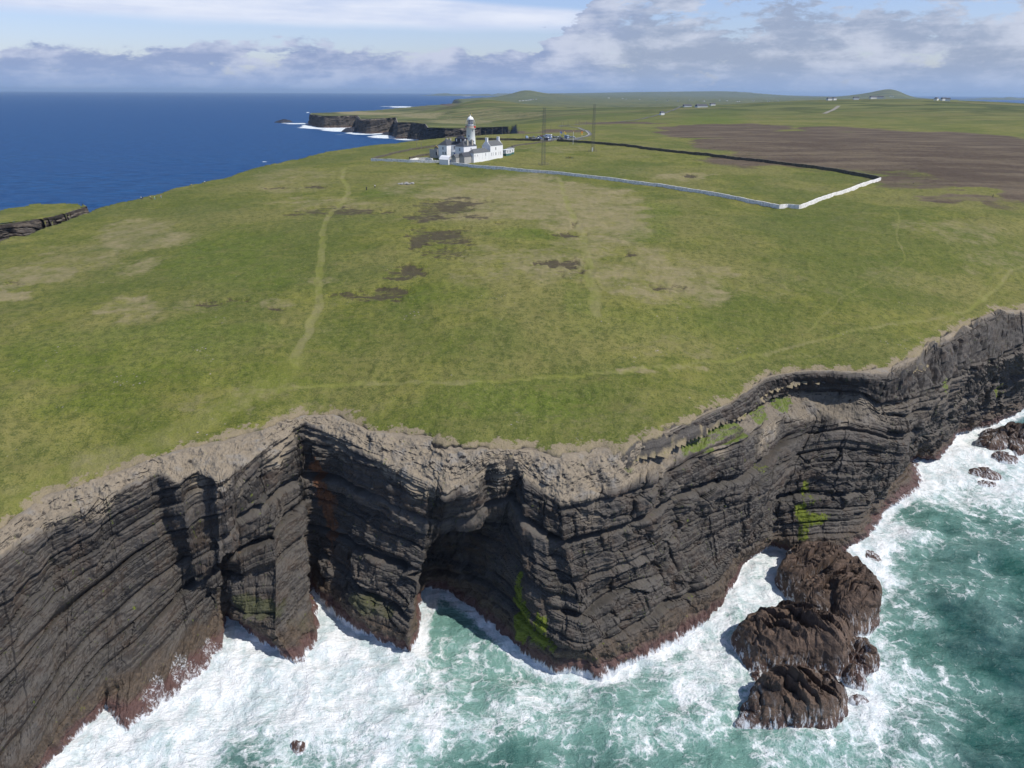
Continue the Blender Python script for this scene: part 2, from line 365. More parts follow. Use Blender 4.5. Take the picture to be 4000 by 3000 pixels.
# ------------------------------------------------------------------ patches and paths on the ground (world ellipses and polylines)
def ell(u, v, du, dv):
    a1 = P(u + du, v)[:2]; a0 = P(u - du, v)[:2]; b1 = P(u, v - dv)[:2]; b0 = P(u, v + dv)[:2]
    return ((a1 + a0) / 2 * .5 + (b1 + b0) / 2 * .5, (a1 - a0) / 2, (b1 - b0) / 2)
def patch(X, Y, lst, warp=0.35):
    out = np.zeros(X.shape)
    for (u, v, du, dv, val) in lst:
        c_, a, b = ell(u, v, du, dv); M = np.linalg.inv(np.array((a, b)).T)
        dx_, dy_ = X - c_[0], Y - c_[1]
        R = 1.6 * (np.hypot(*a) + np.hypot(*b)); sel = (abs(dx_) < R) & (abs(dy_) < R)
        if not sel.any(): continue
        xs, ys = X[sel], Y[sel]
        p = M[0, 0] * dx_[sel] + M[0, 1] * dy_[sel]; q = M[1, 0] * dx_[sel] + M[1, 1] * dy_[sel]
        L = max(2.0, 0.3 * (np.hypot(*a) + np.hypot(*b)))
        r = np.sqrt(p * p + q * q) + warp * fbm(xs / L, ys / L, 0, 4, int(u + v))
        out[sel] = np.maximum(out[sel], val * smooth(1.25 - r, 0, 0.6))
    return out
def trail(X, Y, lst):
    out = np.zeros(X.shape)
    for (pts, w_, val) in lst:
        pw = np.array([P(*q)[:2] for q in pts])
        # round the corners
        for _ in range(2):
            n2 = [pw[0]]
            for i in range(len(pw) - 1): n2 += [pw[i] * .75 + pw[i + 1] * .25, pw[i] * .25 + pw[i + 1] * .75]
            pw = np.array(n2 + [pw[-1]])
        mn, mx_ = pw.min(0) - 6, pw.max(0) + 6
        sel = (X > mn[0]) & (X < mx_[0]) & (Y > mn[1]) & (Y < mx_[1])
        xs, ys = X[sel], Y[sel]
        d = seg_dist(xs + 0.7 * vnoise(xs / 6, ys / 6, 0, 9), ys + 0.7 * vnoise(xs / 6, ys / 6, 4, 9), pw, False)
        out[sel] = np.maximum(out[sel], val * (1 - smooth(d, w_ * .35, w_ * 1.0)))
    return out
PATHS = [
 ([(745,362),(738,385),(757,410),(735,445),(705,462),(700,500),(693,560),(690,620),(685,670),(665,715),(650,745),(640,790)], 1.6, 1.0),
 ([(640,780),(600,820),(520,860),(420,920),(300,970),(170,1010),(40,1070)], 5.5, .55),
 ([(600,842),(760,822),(960,832),(1100,822),(1240,812),(1340,802),(1440,790),(1560,782),(1700,752),(1850,715),(2000,692),(2080,676),(2120,650),(2165,610),(2180,585),(2212,575)], 0.9, .9),
 ([(1560,775),(1700,772),(1850,760),(1950,740),(2040,700),(2110,660),(2125,615),(2160,580),(2212,573)], 0.6, .6),
 ([(1745,720),(1790,670),(1850,625),(1900,598),(1950,570),(1955,550),(1930,510),(1945,480),(1935,450),(1900,440)], 0.55, .7),
 ([(1900,440),(1960,450),(2020,490),(2100,540),(2150,580),(2200,600)], 0.5, .35),
 ([(1210,385),(1222,430),(1238,470),(1262,520),(1268,580),(1285,640),(1290,680)], 2.0, .75),
 ([(1238,470),(1300,500),(1360,490),(1450,470)], .5, .3),
 ([(1085,550),(1150,535),(1210,520)], .5, .3),
 ([(500,385),(600,375),(700,362),(745,352)], 1.2, .5),
 ([(430,405),(520,385),(600,372)], 1.4, .4),
 ([(740,362),(870,358),(1000,362)], 1.5, .3),
 ([(1420,800),(1350,940),(1310,970)], 1.2, .35),
 ([(2180,470),(2100,445),(2000,425),(1960,395)], 1.2, .35),
]
DRY = [
 (800,243,110,4,1),(900,250,90,6,.8),(1000,262,90,6,.7),(1100,245,120,10,.5),
 (300,505,110,35,.65),(200,560,120,35,.55),(90,600,110,28,.75),(20,640,60,14,.9),(290,665,80,30,.65),(420,660,60,14,.5),
 (700,605,40,14,.6),(600,655,50,14,.6),(1100,420,170,50,.75),(1280,470,120,70,.8),(1000,450,120,50,.5),(1430,600,150,45,.7),(1500,640,80,25,.7),(1400,560,60,40,.7),
 (1200,560,110,35,.7),(1050,560,90,45,.5),(1250,430,100,40,.7),(900,400,120,30,.5),(620,390,120,25,.5),(700,440,120,20,.55),(1380,800,60,8,.9),(1480,795,60,7,.6),
 (1180,600,60,25,.6),(1700,620,200,50,.3),(1950,600,150,40,.3),(1480,745,120,25,.45),(2050,500,140,30,.5),(2160,560,80,30,.45),(1480,380,70,10,.7),(1330,370,90,12,.3),(1700,400,120,20,.3),
 (240,1000,140,40,.35),(560,870,160,45,.5),(1000,300,60,6,.3),(1200,322,70,8,.5),(860,880,100,20,.3),(1380,890,30,30,.4),(700,690,30,40,.3),(1620,760,120,14,.35),
 (1560,590,40,14,.8),(60,700,90,20,.3),(1240,905,160,35,.35),(1850,480,100,25,.3),(1050,700,200,50,.25)]
PEAT = [(980,450,75,22,.7),(950,510,80,22,.65),(960,545,45,14,.6),(870,590,45,16,.7),(800,640,70,10,.7),(720,458,90,12,.6),(1220,575,55,16,.5),
 (990,445,50,12,1),(940,468,60,14,.9),(960,505,45,10,1),(910,520,45,12,.9),(970,550,35,12,.6),(885,580,35,10,1),(840,630,60,9,.85),(780,640,35,6,.7),(770,455,70,7,.8),(640,460,40,5,.6),
 (600,405,30,3,.8),(680,403,24,3,.9),(1222,506,30,4,1),(1215,570,38,9,1),(1165,567,16,4,1),(1362,548,11,5,1),(1076,480,12,2,.9),(1490,380,16,4,1),(455,655,26,5,.8),(510,647,22,4,.8),
 (1440,620,40,8,.5),(870,600,20,5,.9),(1240,480,6,8,.8),(30,610,30,5,.5),(590,668,22,4,.6),(1930,430,30,4,.4),(2080,470,60,4,.4)]
HEATH = [(1900,318,330,34,.9),(2120,360,160,40,.9),(2000,385,130,20,.6),(1560,282,160,13,1),(1800,300,270,24,1),(2050,335,170,33,1),(2190,350,120,45,1),(1330,266,80,3,.8),(1700,330,150,10,.7),(2120,395,110,16,.8),(2050,430,110,14,.5),(975,223,45,3,.8),(940,232,60,3,.35),(2350,400,200,60,1),(1110,286,40,3,.7),(1210,283,60,4,.7),(2180,440,60,14,.5)]
LUSH = [(1550,231,60,5,1),(1400,470,60,40,.5),(1120,505,80,12,.6),(820,420,40,8,.6),(180,770,200,60,.5),(420,740,200,60,.55),(500,560,120,60,.45),(950,640,120,30,.4),(1080,870,180,40,.6),(1400,700,200,40,.3),(160,870,150,30,.4),(1250,650,40,40,.5),(600,830,100,20,.3),(1150,850,160,40,.4),(1330,250,120,8,.5),(1550,300,50,4,.4)]

# ------------------------------------------------------------------ ground material
mg, g, b = mat('turf', 0.95)
b.inputs['Specular IOR Level'].default_value = 0.15
p = g.pos(); A = g.attr('mask_a'); Bq = g.attr('mask_b'); path_, dry_, peat_ = g.rgb(A); heath_, lush_, rock_ = g.rgb(Bq)
n1 = g.noise(p, 0.012, 6, 0.6); n2 = g.noise(p, 0.07, 6, 0.65); n3 = g.noise(p, 0.6, 5, 0.7); n4 = g.noise(p, 3.0, 3, 0.7)
nlo = g.noise(g.map(p, (1, 1, 1), loc=(55, 11, 0)), 0.022, 5, 0.6)
col = g.mix(g.sm(n2, 0.35, 0.68), (0.114, 0.131, 0.022), (0.222, 0.210, 0.052))
col = g.mix(g.mul(g.sm(nlo, 0.40, 0.62), 0.70), col, (0.222, 0.198, 0.070))
col = g.mix(g.mul(g.sm(n1, 0.48, 0.60), 0.60), col, (0.086, 0.114, 0.022))
col = g.mix(g.mul(lush_, 0.7), col, (0.098, 0.152, 0.014))
tv = g.vor(g.vadd(p, g.noise(p, .5, 3, .6, out=1), 2.0), 0.34); tsp = g.mul(g.sub(1.0, g.sm(tv, .10, .34)), g.sm(nlo, .42, .60))
col = g.mix(g.mul(tsp, .45), col, (0.058, 0.080, 0.018))
tuft = g.add(g.mul(n3, .5), g.mul(n4, .5))
col = g.mix(g.mul(g.sm(tuft, 0.46, 0.58), 0.70), col, (0.045, 0.066, 0.014))
col = g.mix(g.mul(g.sm(g.noise(p, 1.3, 6, 0.78), 0.50, 0.68), 0.60), col, (0.235, 0.220, 0.085))
col = g.mix(g.mul(g.sm(g.noise(g.map(p, (.6, 1.2, 1)), 0.22, 7, 0.75), 0.50, 0.68), 0.50), col, (0.175, 0.160, 0.055))
# distant fields: long strips divided by banks
px, py, pz = g.xyz(p); dist = g.m('SQRT', g.add(g.mul(px, px), g.mul(py, py)))
far = g.sm(dist, 900, 1700)
fv = g.map(p, (0.0052, 0.0145, 0.0), (0, 0, -0.12))
cell = g.vor(fv, 1.0, 'F1', 1, 0.85); edge = g.vor(fv, 1.0, 'DISTANCE_TO_EDGE', 0, 0.85)
cr, cg_, cb = g.rgb(cell)
fcol = g.mix(cr, (0.066, 0.090, 0.028), (0.165, 0.170, 0.062))
fcol = g.mix(g.mul(g.sm(cg_, .55, .8), .6), fcol, (0.16, 0.14, 0.06))
fcol = g.mix(g.mul(g.sub(1.0, g.sm(edge, 0.02, 0.10)), .75), fcol, (0.035, 0.05, 0.018))
fcol = g.mix(g.mul(g.sm(g.noise(g.map(p, (0.25, 1, 1), (0, 0, -.12)), 0.022, 8, .75), .5, .7), .6), fcol, (0.09, 0.085, 0.04))
col = g.mix(g.mul(far, .9), col, fcol)
dn_ = g.add(g.mul(g.noise(p, 0.10, 8, 0.74), .6), g.mul(g.noise(g.map(p, (.5, 1, 1)), 0.7, 6, 0.75), .4))
drn = g.sm(g.add(g.mul(dry_, .95), g.mul(g.sub(dn_, 0.5), 3.4)), 0.22, 1.05)
col = g.mix(g.mul(g.mul(drn, g.sm(dry_, 0.0, .5)), 0.90), col, g.mix(n3, (0.19, 0.165, 0.075), (0.34, 0.28, 0.165)))
ptn = g.mul(g.sm(g.add(g.mul(peat_, 1.0), g.mul(g.sub(g.noise(g.map(p, (0.45, 1.5, 1)), 0.35, 8, 0.78), 0.5), 3.6)), 0.42, 0.85), g.sm(peat_, 0.0, .3))
col = g.mix(g.mul(ptn, 0.88), col, g.mix(n3, (0.045, 0.036, 0.026), (0.090, 0.072, 0.050)))
pth = g.mul(g.sm(g.add(path_, g.mul(g.sub(n3, 0.5), 0.9)), 0.12, 0.95), g.sm(path_, 0.0, .2))
col = g.mix(g.mul(pth, 0.55), col, g.mix(g.sm(n2, .4, .65), (0.215, 0.225, 0.050), (0.26, 0.23, 0.115)))
htn = g.mul(g.sm(g.add(g.mul(heath_, 1.25), g.mul(g.sub(g.noise(g.map(p, (0.5, 1, 1), (0, 0, .3)), 0.025, 9, 0.78), 0.5), 2.4)), 0.30, 0.75), g.sm(heath_, 0.0, .2))
hcol = g.mix(g.sm(g.noise(g.map(p, (0.25, 1, 1), (0, 0, -.15)), 0.05, 7, 0.75), .40, .66), (0.082, 0.060, 0.042), (0.150, 0.117, 0.078))
hcol = g.mix(g.mul(g.sm(g.noise(g.map(p, (0.3, 1, 1)), 0.09, 5, .7), .62, .72), .6), hcol, (0.15, 0.14, 0.06))
col = g.mix(htn, col, hcol)
# grey rock on steep ground, bare lip by the edge
nz = g.xyz(g.nrm())[2]
steep = g.sub(1.0, g.sm(g.add(nz, g.mul(g.sub(g.noise(p, 0.15, 4, .6), .5), .3)), 0.62, 0.82))
strata = g.noise(g.map(p, (0.02, 0.02, 0.5), (0.12, 0.25, 0)), 1.0, 6, 0.7)
rk = g.mix(g.sm(strata, .38, .62), (0.030, 0.028, 0.027), (0.125, 0.112, 0.098))
rkn = g.mul(g.sm(g.add(rock_, g.mul(g.sub(g.noise(p, 0.9, 7, .75), .5), 3.0)), 0.50, 0.70), g.sm(rock_, 0.0, .15))
col = g.mix(g.mul(rkn, .85), col, g.mix(n4, (0.18, 0.142, 0.095), (0.36, 0.29, 0.200)))
col = g.mix(steep, col, rk)
# scattered thrift and pale stones
fl = g.vor(p, 0.9, 'F1', 0, 1.0); flm = g.mul(g.sub(1.0, g.sm(fl, 0.10, 0.22)), g.sm(g.noise(g.map(p, (1, 1, 1), loc=(9, 4, 0)), 0.11, 4, .6), .60, .70))
col = g.mix(g.mul(g.mul(flm, g.sub(1.0, g.sm(dist, 180, 330))), .8), col, (0.36, 0.30, 0.34))
g.put(b.inputs['Base Color'], col)
hh = g.add(g.mul(n3, 0.5), g.mul(n4, 0.3)); g.put(b.inputs['Normal'], g.bump(g.add(g.mul(hh, 1.3), g.mul(n2, 1.5)), 1.0, 0.6))
MAT_TURF = mg

# ------------------------------------------------------------------ terrain mesh
azs = np.radians(np.linspace(-56, 56, 1120)); rs = np.exp(np.linspace(math.log(95), math.log(19000), 780))
RR, AZ = np.meshgrid(rs, azs, indexing='ij'); X = RR * np.sin(AZ); Y = RR * np.cos(AZ)
dist_, seg = seg_dist(X, Y, land, True, True); ins = inside(X, Y, land)
sdn = np.where(ins, dist_, -dist_)
keep = sdn > -np.maximum(14, RR * 0.035)
Z = np.zeros(X.shape); Z[keep] = H(X[keep], Y[keep])
loft = (seg >= 1) & (seg < NL)
fc0 = len(land) - len(north) - len(farc); floft = (seg >= fc0) & (seg < fc0 + len(farc) - 1)
kd = fbm(X / 2.6, Y / 2.6, 0, 3, 3) * 0.9
dn = sdn + kd
Zl = Z - smooth(-dn, -0.6, 2.2) * 2.4 
wj = np.clip(RR * 0.010, 3, 22)
dj = sdn + wj * 1.2 * fbm(X / (wj * 4), Y / (wj * 4), 0, 3, 8)
fz = smooth(dj, -wj, wj * .55)
Zf = Z * fz - 7 * (1 - fz) + (fz > .02) * (fz < .98) * np.sin(Z * fz * 1.3) * wj * .08
Z = np.where(loft, Zl, Zf)
Z = np.where(floft, H(X, Y) * 1.0 - smooth(-sdn, 0, 4) * 6, Z) if False else Z
fm_ = floft & (sdn > -16); Z[fm_] = H(X[fm_], Y[fm_])
keep &= np.where(loft, dn > -2.6, np.where(floft, sdn > 1.0, True))
# island stack beyond the chasm on the left
isl = np.array([w2(PZ, *q) for q in [(-120,512,44),(0,486,44),(60,472,45),(120,459,45.5),(165,446,45.5),(186,442,45),(176,437,44.5),(120,438,44),(60,445,43.5),(0,458,43),(-150,500,42)]])
di = seg_dist(X, Y, isl); ii = inside(X, Y, isl); di = np.where(ii, di, -di) + 1.6 * fbm(X / 7, Y / 7, 0, 4, 33)
zi = (44.2 + 0.3 * fbm(X / 9, Y / 9, 0, 3, 2)); q_ = di + .9 * np.floor(2.2 * vnoise(X / 5, Y / 5, 0, 77))
fi = smooth(di + .5 * np.sin(Z * 0 + 6 * vnoise(X / 3, Y / 3, 0, 79)), -4.2, 0.2)
Zi = (zi + 7) * fi - 7
near_i = (di > -9) & (RR < 480)
Z = np.where(near_i, np.maximum(Z, Zi), Z); keep |= near_i & (di > .3)
ki_ = near_i & (di > 0); Z[ki_] = zi[ki_]; keep &= ~(near_i & (di <= .3) & (Z < 30))
# chasm keeps the stack apart from the headland
hm = (RR < 700) & (sdn > 0); Z[hm] += (.20 * fbm(X[hm] / 5, Y[hm] / 5, 0, 3, 91) + .16 * fbm(X[hm] / 1.6, Y[hm] / 1.6, 0, 2, 92)) * smooth(sdn[hm], 0, 3)
V = np.stack((X, Y, Z), -1).reshape(-1, 3)
far_ = RR > 3500
mA = [trail(X, Y, PATHS), np.where(far_, 0, patch(X, Y, DRY)), np.where(far_, 0, patch(X, Y, PEAT, .5))]
mB = [patch(X, Y, HEATH, .4), patch(X, Y, LUSH), np.where(loft, (1 - smooth(sdn + 1.2 * fbm(X / 3, Y / 3, 0, 4, 12), 0.0, 3.2)) * .9, 0)]
F = gridfaces(len(rs), len(azs), keep.ravel())[:, ::-1]
Zs = -.55 * smooth(mA[2] + .25 * fbm(X / 3, Y / 3, 0, 3, 41), .35, .6) - .12 * mA[0]
V = V + np.stack((np.zeros(Z.size), np.zeros(Z.size), Zs.ravel()), -1)
at = np.stack(mA + mB, -1).reshape(-1, 6)
V, F, at = compact(V, F, at)
ter = obj_from('terrain', V, F, MAT_TURF, True); ter['kind'] = 'structure'
vattr(ter, 'mask_a', (at[:, 0], at[:, 1], at[:, 2])); vattr(ter, 'mask_b', (at[:, 3], at[:, 4], at[:, 5]))

# ------------------------------------------------------------------ cliff loft
ext = np.zeros((len(CC), 10, 3)); ext[:, 1:9] = cps
for i in range(len(CC)):
    p0 = cps[i, 0].copy(); dr = cps[i, 0, :2] - cps[i, 3, :2]; dr /= np.hypot(*dr) + 1e-6
    h = H(p0[0], p0[1])[0]; ext[i, 1] = (p0[0], p0[1], h - .35)
    q = p0[:2] + dr * 4; ext[i, 0] = (q[0], q[1], H(q[0], q[1])[0] - 1.6)
    o_ = cps[i, 7]; ext[i, 9] = o_ + np.array((-dr[0] * 2.5, -dr[1] * 2.5, -7))
arc = np.concatenate(([0], np.cumsum(.5 * np.linalg.norm(np.diff(ext[:, 4], axis=0), axis=1) + .5 * np.linalg.norm(np.diff(ext[:, 8], axis=0), axis=1))))
# columns: dense where the camera is near
tt = [0.0]
while tt[-1] < arc[-1]:
    k = np.interp(tt[-1], arc, np.arange(len(arc))); dcam = 100 + 0 * k
    pos_ = ext[min(int(k), len(arc) - 1), 8]; dcam = math.hypot(pos_[0], pos_[1])
    tt.append(tt[-1] + 0.165 * max(1, dcam / 130) ** 1.1)
tt = np.array(tt[:-1]); NC = len(tt)
rows = []; nseg = [6, 16, 16, 26, 60, 55, 40, 34, 10]
for k, n in enumerate(nseg): rows += [k + j / n for j in range(n)]
rows.append(9.0); rows = np.array(rows); NR = len(rows)
cols = np.stack([np.stack([np.interp(tt, arc, ext[:, k, j]) for j in range(3)], -1) for k in range(10)], 0)    # 10 x NC x 3
ki = np.minimum(rows.astype(int), 8); kf = (rows - ki)[:, None, None]
B = cols[ki] * (1 - kf) + cols[np.minimum(ki + 1, 9)] * kf                                                 # NR x NC x 3
def blur(a, n, ax):
    for _ in range(n):
        pd = np.concatenate((np.take(a, [0], ax), a, np.take(a, [-1], ax)), ax)
        sl = lambda s, e: np.take(pd, np.arange(s, pd.shape[ax] + e), ax)
        a = (sl(0, -2) + 2 * sl(1, -1) + sl(2, 0)) / 4
    return a
B[7:] = blur(B, 4, 0)[7:]; B = blur(B, 2, 1)
Bs = blur(blur(B, 20, 0), 30, 1)
du = np.gradient(Bs, axis=1); dvv = np.gradient(Bs, axis=0); Nn = np.cross(du, dvv); Nn /= np.linalg.norm(Nn, axis=-1, keepdims=True) + 1e-9
ref = np.array((0.0, -1.0, 0.25)); 
if (Nn[200:260] @ ref).mean() < 0: Nn = -Nn
R_ = np.broadcast_to(rows[:, None], (NR, NC)); C_ = np.broadcast_to(tt[None], (NR, NC))
# stratigraphic coordinate: metres below the rim
nomlen = np.array([4, 4, 4, 4, 12, 9, 6, 5, 6]); cum_ = np.concatenate(([0], np.cumsum(nomlen)))
s = np.interp(R_, np.arange(10), cum_) 
wob = 1.5 * vnoise(C_ / 40, s / 50, 0, 1) + .35 * vnoise(C_ / 12, s / 15, 0, 2) + .12 * vnoise(C_ / 3, s / 5, 0, 3)
zr = B[np.searchsorted(rows, 3.0)][:, 2]; kz = max(1, int(7 / .2)); zr = np.convolve(np.pad(zr, kz, 'edge'), np.ones(2 * kz + 1) / (2 * kz + 1), 'valid')
dipf = np.interp(tt, arc[[0, 4, 8, 11, 15, 18, 21, 25, 29, 33, 37, 41, len(arc) - 1]], [-14, -8, -3, 0, 1.5, -1, 2, 0, 1, 3, 1, 0, 0])
sface = 16 + (zr + dipf)[None] - B[..., 2]
wf = smooth(R_, 2.6, 3.4); s = s * (1 - wf) + sface * wf
s = s + wob
def beds(s, c, th, bw, seed, amp, groove, jgroove):
    # irregular bed boundaries
    sw = s / th + .35 * np.sin(s / th * 1.7 + seed) + .2 * np.sin(s / th * .63 + seed * 2)
    kb = np.floor(sw); fb = sw - kb
    width = bw * (.6 + _hash(kb, kb * 0, kb * 0, seed + 5))
    cw = c / width + _hash(kb, kb * 0 + 1, kb * 0, seed) * 9 + .35 * vnoise(c / bw * .8, kb * 3.1, 0, seed) + .12 * fb
    kc = np.floor(cw); fc = cw - kc
    off = (_hash(kb, kb * 0, kb * 0, seed + 1) - .5) * 1.5 + (_hash(kb, kc, kb * 0, seed + 2) - .5) * .9
    gr = -groove * (np.exp(-(fb / .09) ** 2) + np.exp(-((1 - fb) / .05) ** 2))
    jg = -jgroove * (np.exp(-(fc * width / (.10 * bw)) ** 2) + np.exp(-((1 - fc) * width / (.06 * bw)) ** 2)) * (_hash(kb, kc, kb * 0, seed + 3) > .25)
    return amp * off + gr + jg, _hash(kb, kc, kb * 0, seed + 4), kb
leftness = np.interp(C_, [0, arc[8], arc[11], arc[-1]], [1, 1, .5, .25])
d1, id1, kb1 = beds(s, C_, 3.6, 16.0, 11, .58, .80, .32)
d2, id2, kb2 = beds(s, C_, 1.25, 5.5, 23, .17, .22, .16)
d3, id3, kb3 = beds(s, C_, .5, 2.4, 37, .08, .09, .07)
def facets(c, grp, sp, amp, seed):
    cc = c / sp + .35 * vnoise(c / sp / 1.7, grp * 2.3, 0, seed); k = np.floor(cc); t = cc - k
    return amp * (_hash(k, grp, k * 0, seed) * (1 - t) + _hash(k + 1, grp, k * 0, seed) * t - .5) * 2 + amp * .7 * (_hash(k, grp, k * 0 + 3, seed) - .5)
g1_ = np.floor(s / 10.5 + .4 * vnoise(C_ / 30, s * 0, 0, 55)); g2_ = np.floor(s / 4.4 + .35 * vnoise(C_ / 12, s * 0, 0, 56))
fac = facets(C_, g1_ * 0, 11.0, .8, 61) + facets(C_, g1_, 6.0, .75, 62) + facets(C_, g2_, 2.7, .34, 63)
# blocks between the joints
wx_ = C_ + 1.2 * vnoise(C_ / 4, s / 4, 0, 301); wy_ = s + .8 * vnoise(C_ / 5, s / 3, 0, 302)
ci, ce, ct_ = cells(wx_ / 4.2, wy_ / 3.0, 7); cj, cf, cu_ = cells(wx_ / 1.7, wy_ / 1.1, 8)
blocks = (ci - .5) * .9 + ct_ * 2.0 + cu_ * .7 - .35 * np.exp(-(ce / .07) ** 2) + (cj - .5) * .38 - .12 * np.exp(-(cf / .09) ** 2)
butt = fac + .3 * fbm(C_ / 4.0, s / 14, 0, 3, 52)
rough_ = .22 * fbm(B[..., 0] / 1.6, B[..., 1] / 1.6, B[..., 2] / 1.6, 4, 61)
massive = smooth(vnoise(C_ / 22, s / 9, 0, 91) + .5 * smooth(s, 24, 34) - .2, -.1, .4) * (1 - .75 * leftness)   # massive beds: ledges fade, joints open
fine = (1 - .85 * massive)
# long open recesses under the strongest beds
rec = np.zeros(s.shape)
for (s0_, dp, wd, sd) in [(19.5, 1.0, .35, 1), (25.5, 1.9, .55, 2), (31.5, 1.7, .5, 3), (37.0, 1.6, .5, 4), (43.0, 1.4, .5, 5)]:
    q = s0_ + 1.3 * vnoise(C_ / 30, C_ * 0, 0, 400 + sd) + .35 * vnoise(C_ / 6, C_ * 0, 0, 410 + sd)
    rec -= (1 + .5 * leftness) * dp * np.exp(-((s - q) / wd) ** 2) * smooth(vnoise(C_ / 24, C_ * 0, 0, 420 + sd), -.45 + .35 * (1 - leftness), .25)
face = smooth(R_, 3.4, 4.2) * (1 - smooth(R_, 7.4, 8.2))
shoul = smooth(R_, 1.1, 2.0) * (1 - smooth(R_, 3.5, 4.2))
band = smooth(R_, 6.6, 7.3)
tier = np.interp(C_, [arc[27], arc[29]], [0, 1])                                            # from here on the shoulder is a scarp, a bench and an edge
tower_ = np.interp(C_, [arc[33], arc[36]], [0, 1])
scarp = tier * smooth(R_, 1.15, 2.1) * (1 - smooth(R_, 2.8, 3.1)); bench_a = tier * smooth(R_, 2.9, 3.1) * (1 - smooth(R_, 3.8, 4.1)) * (1 - tower_)
rock_zone = np.maximum(face, np.maximum(scarp, tower_ * smooth(R_, 1.6, 2.2) * (1 - smooth(R_, 7.4, 8.2))))
D = rock_zone * (fine * (d1 + d2 + d3) + (.25 + massive) * blocks + rec + butt * face) + rough_ * (rock_zone + .25) \
    + shoul * (1 - rock_zone) * (.10 * d2 + .14 * d3 + .42 * fbm(B[..., 0] / 3.0, B[..., 1] / 3.0, 0, 5, 63, .6) + .20 * (cj - .5))
D = D + tower_ * facets(C_, g1_ * 0, 5.0, 1.0, 66) * smooth(R_, .9, 1.3) * (1 - smooth(R_, 3.2, 4.0))
D = D * (1 - .5 * band) + band * .45 * fbm(C_ / 1.3, s / 3.0, 0, 4, 71)
# broken stone cover on the bare shoulder
stone = np.maximum(0, vnoise(B[..., 0] / .7, B[..., 1] / .7, B[..., 2] / .7, 81) - .15) * .5 * shoul * (1 - .6 * tier)
D = D + stone
D = np.where(R_ < 1.0, 0, D)
nd = Nn.copy()
Vc = B + nd * D[..., None]

pale = 1 - smooth(R_ + .35 * fbm(C_ / 5, s / 5, 0, 4, 15), 3.75, 4.25)
pale = pale * (1 - .95 * scarp) * (1 - .85 * np.clip(tower_ * smooth(R_, 1.9, 2.4), 0, 1)) * (1 - .35 * bench_a)
idc = (.42 * _hash(kb1, kb1 * 0, kb1 * 0, 5) + .22 * id1 + .12 * _hash(kb2, kb2 * 0, kb2 * 0, 6) + .14 * id2 + .10 * id3) * fine + (1 - fine) * (.5 * ci + .5 * cj)
idc = np.clip((idc - .5) * 2.3 + .5, 0, 1)
# stains and growths placed on the face
def cliff_pt(u, v):
    # nearest base point to the sight line
    d = ray(u, v); d = d / np.linalg.norm(d); q = B[40:-8:3, ::3] - np.array((0, 0, CAMZ)); t = q @ d
    e = np.linalg.norm(q - t[..., None] * d, axis=-1) + .02 * t; i = np.unravel_index(np.argmin(e), e.shape); return B[40:-8:3, ::3][i]
def blob3(lst):
    out = np.zeros(D.shape)
    for (u, v, r, rz, val) in lst:
        c_ = cliff_pt(u, v); e = np.sqrt(((B[..., 0] - c_[0]) ** 2 + (B[..., 1] - c_[1]) ** 2) / r ** 2 + (B[..., 2] - c_[2]) ** 2 / rz ** 2)
        e = e + .35 * fbm(B[..., 0] / 2, B[..., 1] / 2, B[..., 2] / 3.5, 3, 44)
        out = np.maximum(out, val * smooth(1.2 - e, 0, .7))
    return out
rust = blob3([(680,1020,1.8,4,1),(695,1075,2.2,5,.95),(700,1130,1.8,6,.9),(705,1190,1.6,7,.5),(515,1180,2.2,5,.45),(1760,1000,3,4,.3),(1940,960,3,4,.4),(835,1130,3,3,.3)])
alg = blob3([(1115,1262,1.0,4,1),(1120,1290,1.6,4.5,1.2),(1122,1325,2.2,4.0,1.3),(1130,1350,3.0,3.5,1.3),(1165,1345,1.8,3,1.1),(1160,1378,4.0,2.5,1.1),(1745,1060,1.5,3,1),(1735,1110,1.8,5,1.1),(1760,1120,3.0,1.5,1),(1735,1150,1.2,3,.9),(1750,1080,1,4,.8),(1640,1010,1.2,2,.5),(2050,840,2,3,.5),(2160,850,2,3,.7),(1500,1290,1,2,.5)])
moss = blob3([(570,1320,7,2.2,.8),(800,1310,8,2.2,.7),(520,1300,3,4,.7),(640,1340,4,2,.5),(1600,930,2,1,.6)])
bench = blob3([(1530,940,6,2.2,1),(1570,930,5,2,1),(1640,895,4.5,2,1),(1690,870,3.5,2,.9),(1500,960,4,2,.9),(1350,1005,2,2,.5),(2040,830,2,3,.6)]) * (1 - smooth(R_, 3.95, 4.15)) * smooth(R_, 2.6, 2.95)
wshb = blob3([(330,1500,3.5,4,1),(400,1450,3.5,3.5,1),(460,1400,2.5,3.5,1),(300,1560,2,3,.9),(600,1410,2,3,.8),(650,1430,2.5,3,1),(685,1390,1,2.5,.8),(1310,1455,1.5,3,.8),(1460,1375,1,2.5,.6),(820,1390,1,2,.5),(1720,1190,1,2,.6)]) * smooth(R_, 6.0, 6.6)
mc, g, b = mat('cliff_rock', 0.8)
b.inputs['Specular IOR Level'].default_value = 0.35
p = g.pos(); A = g.attr('cliff_a'); Bq = g.attr('cliff_b'); pale_, id_, s_ = g.rgb(A); rust_, alg_, moss_ = g.rgb(Bq); bench_ = g.attr('cliff_b', 'Alpha')
px, py, pz = g.xyz(p); nz = g.xyz(g.nrm())[2]
n1 = g.noise(p, 0.25, 6, 0.65); n2 = g.noise(p, 1.6, 6, 0.7); n3 = g.noise(p, 7.0, 4, 0.7)
sv = g.comb(g.mul(s_, 60.0), g.mul(px, 0.06), g.mul(py, 0.06)); ns = g.noise(sv, 1.1, 6, 0.7)
col = g.mix(id_, (0.018, 0.0155, 0.0145), (0.086, 0.073, 0.062))
col = g.mix(g.mul(g.sm(ns, .48, .68), .6), col, (0.095, 0.086, 0.078))
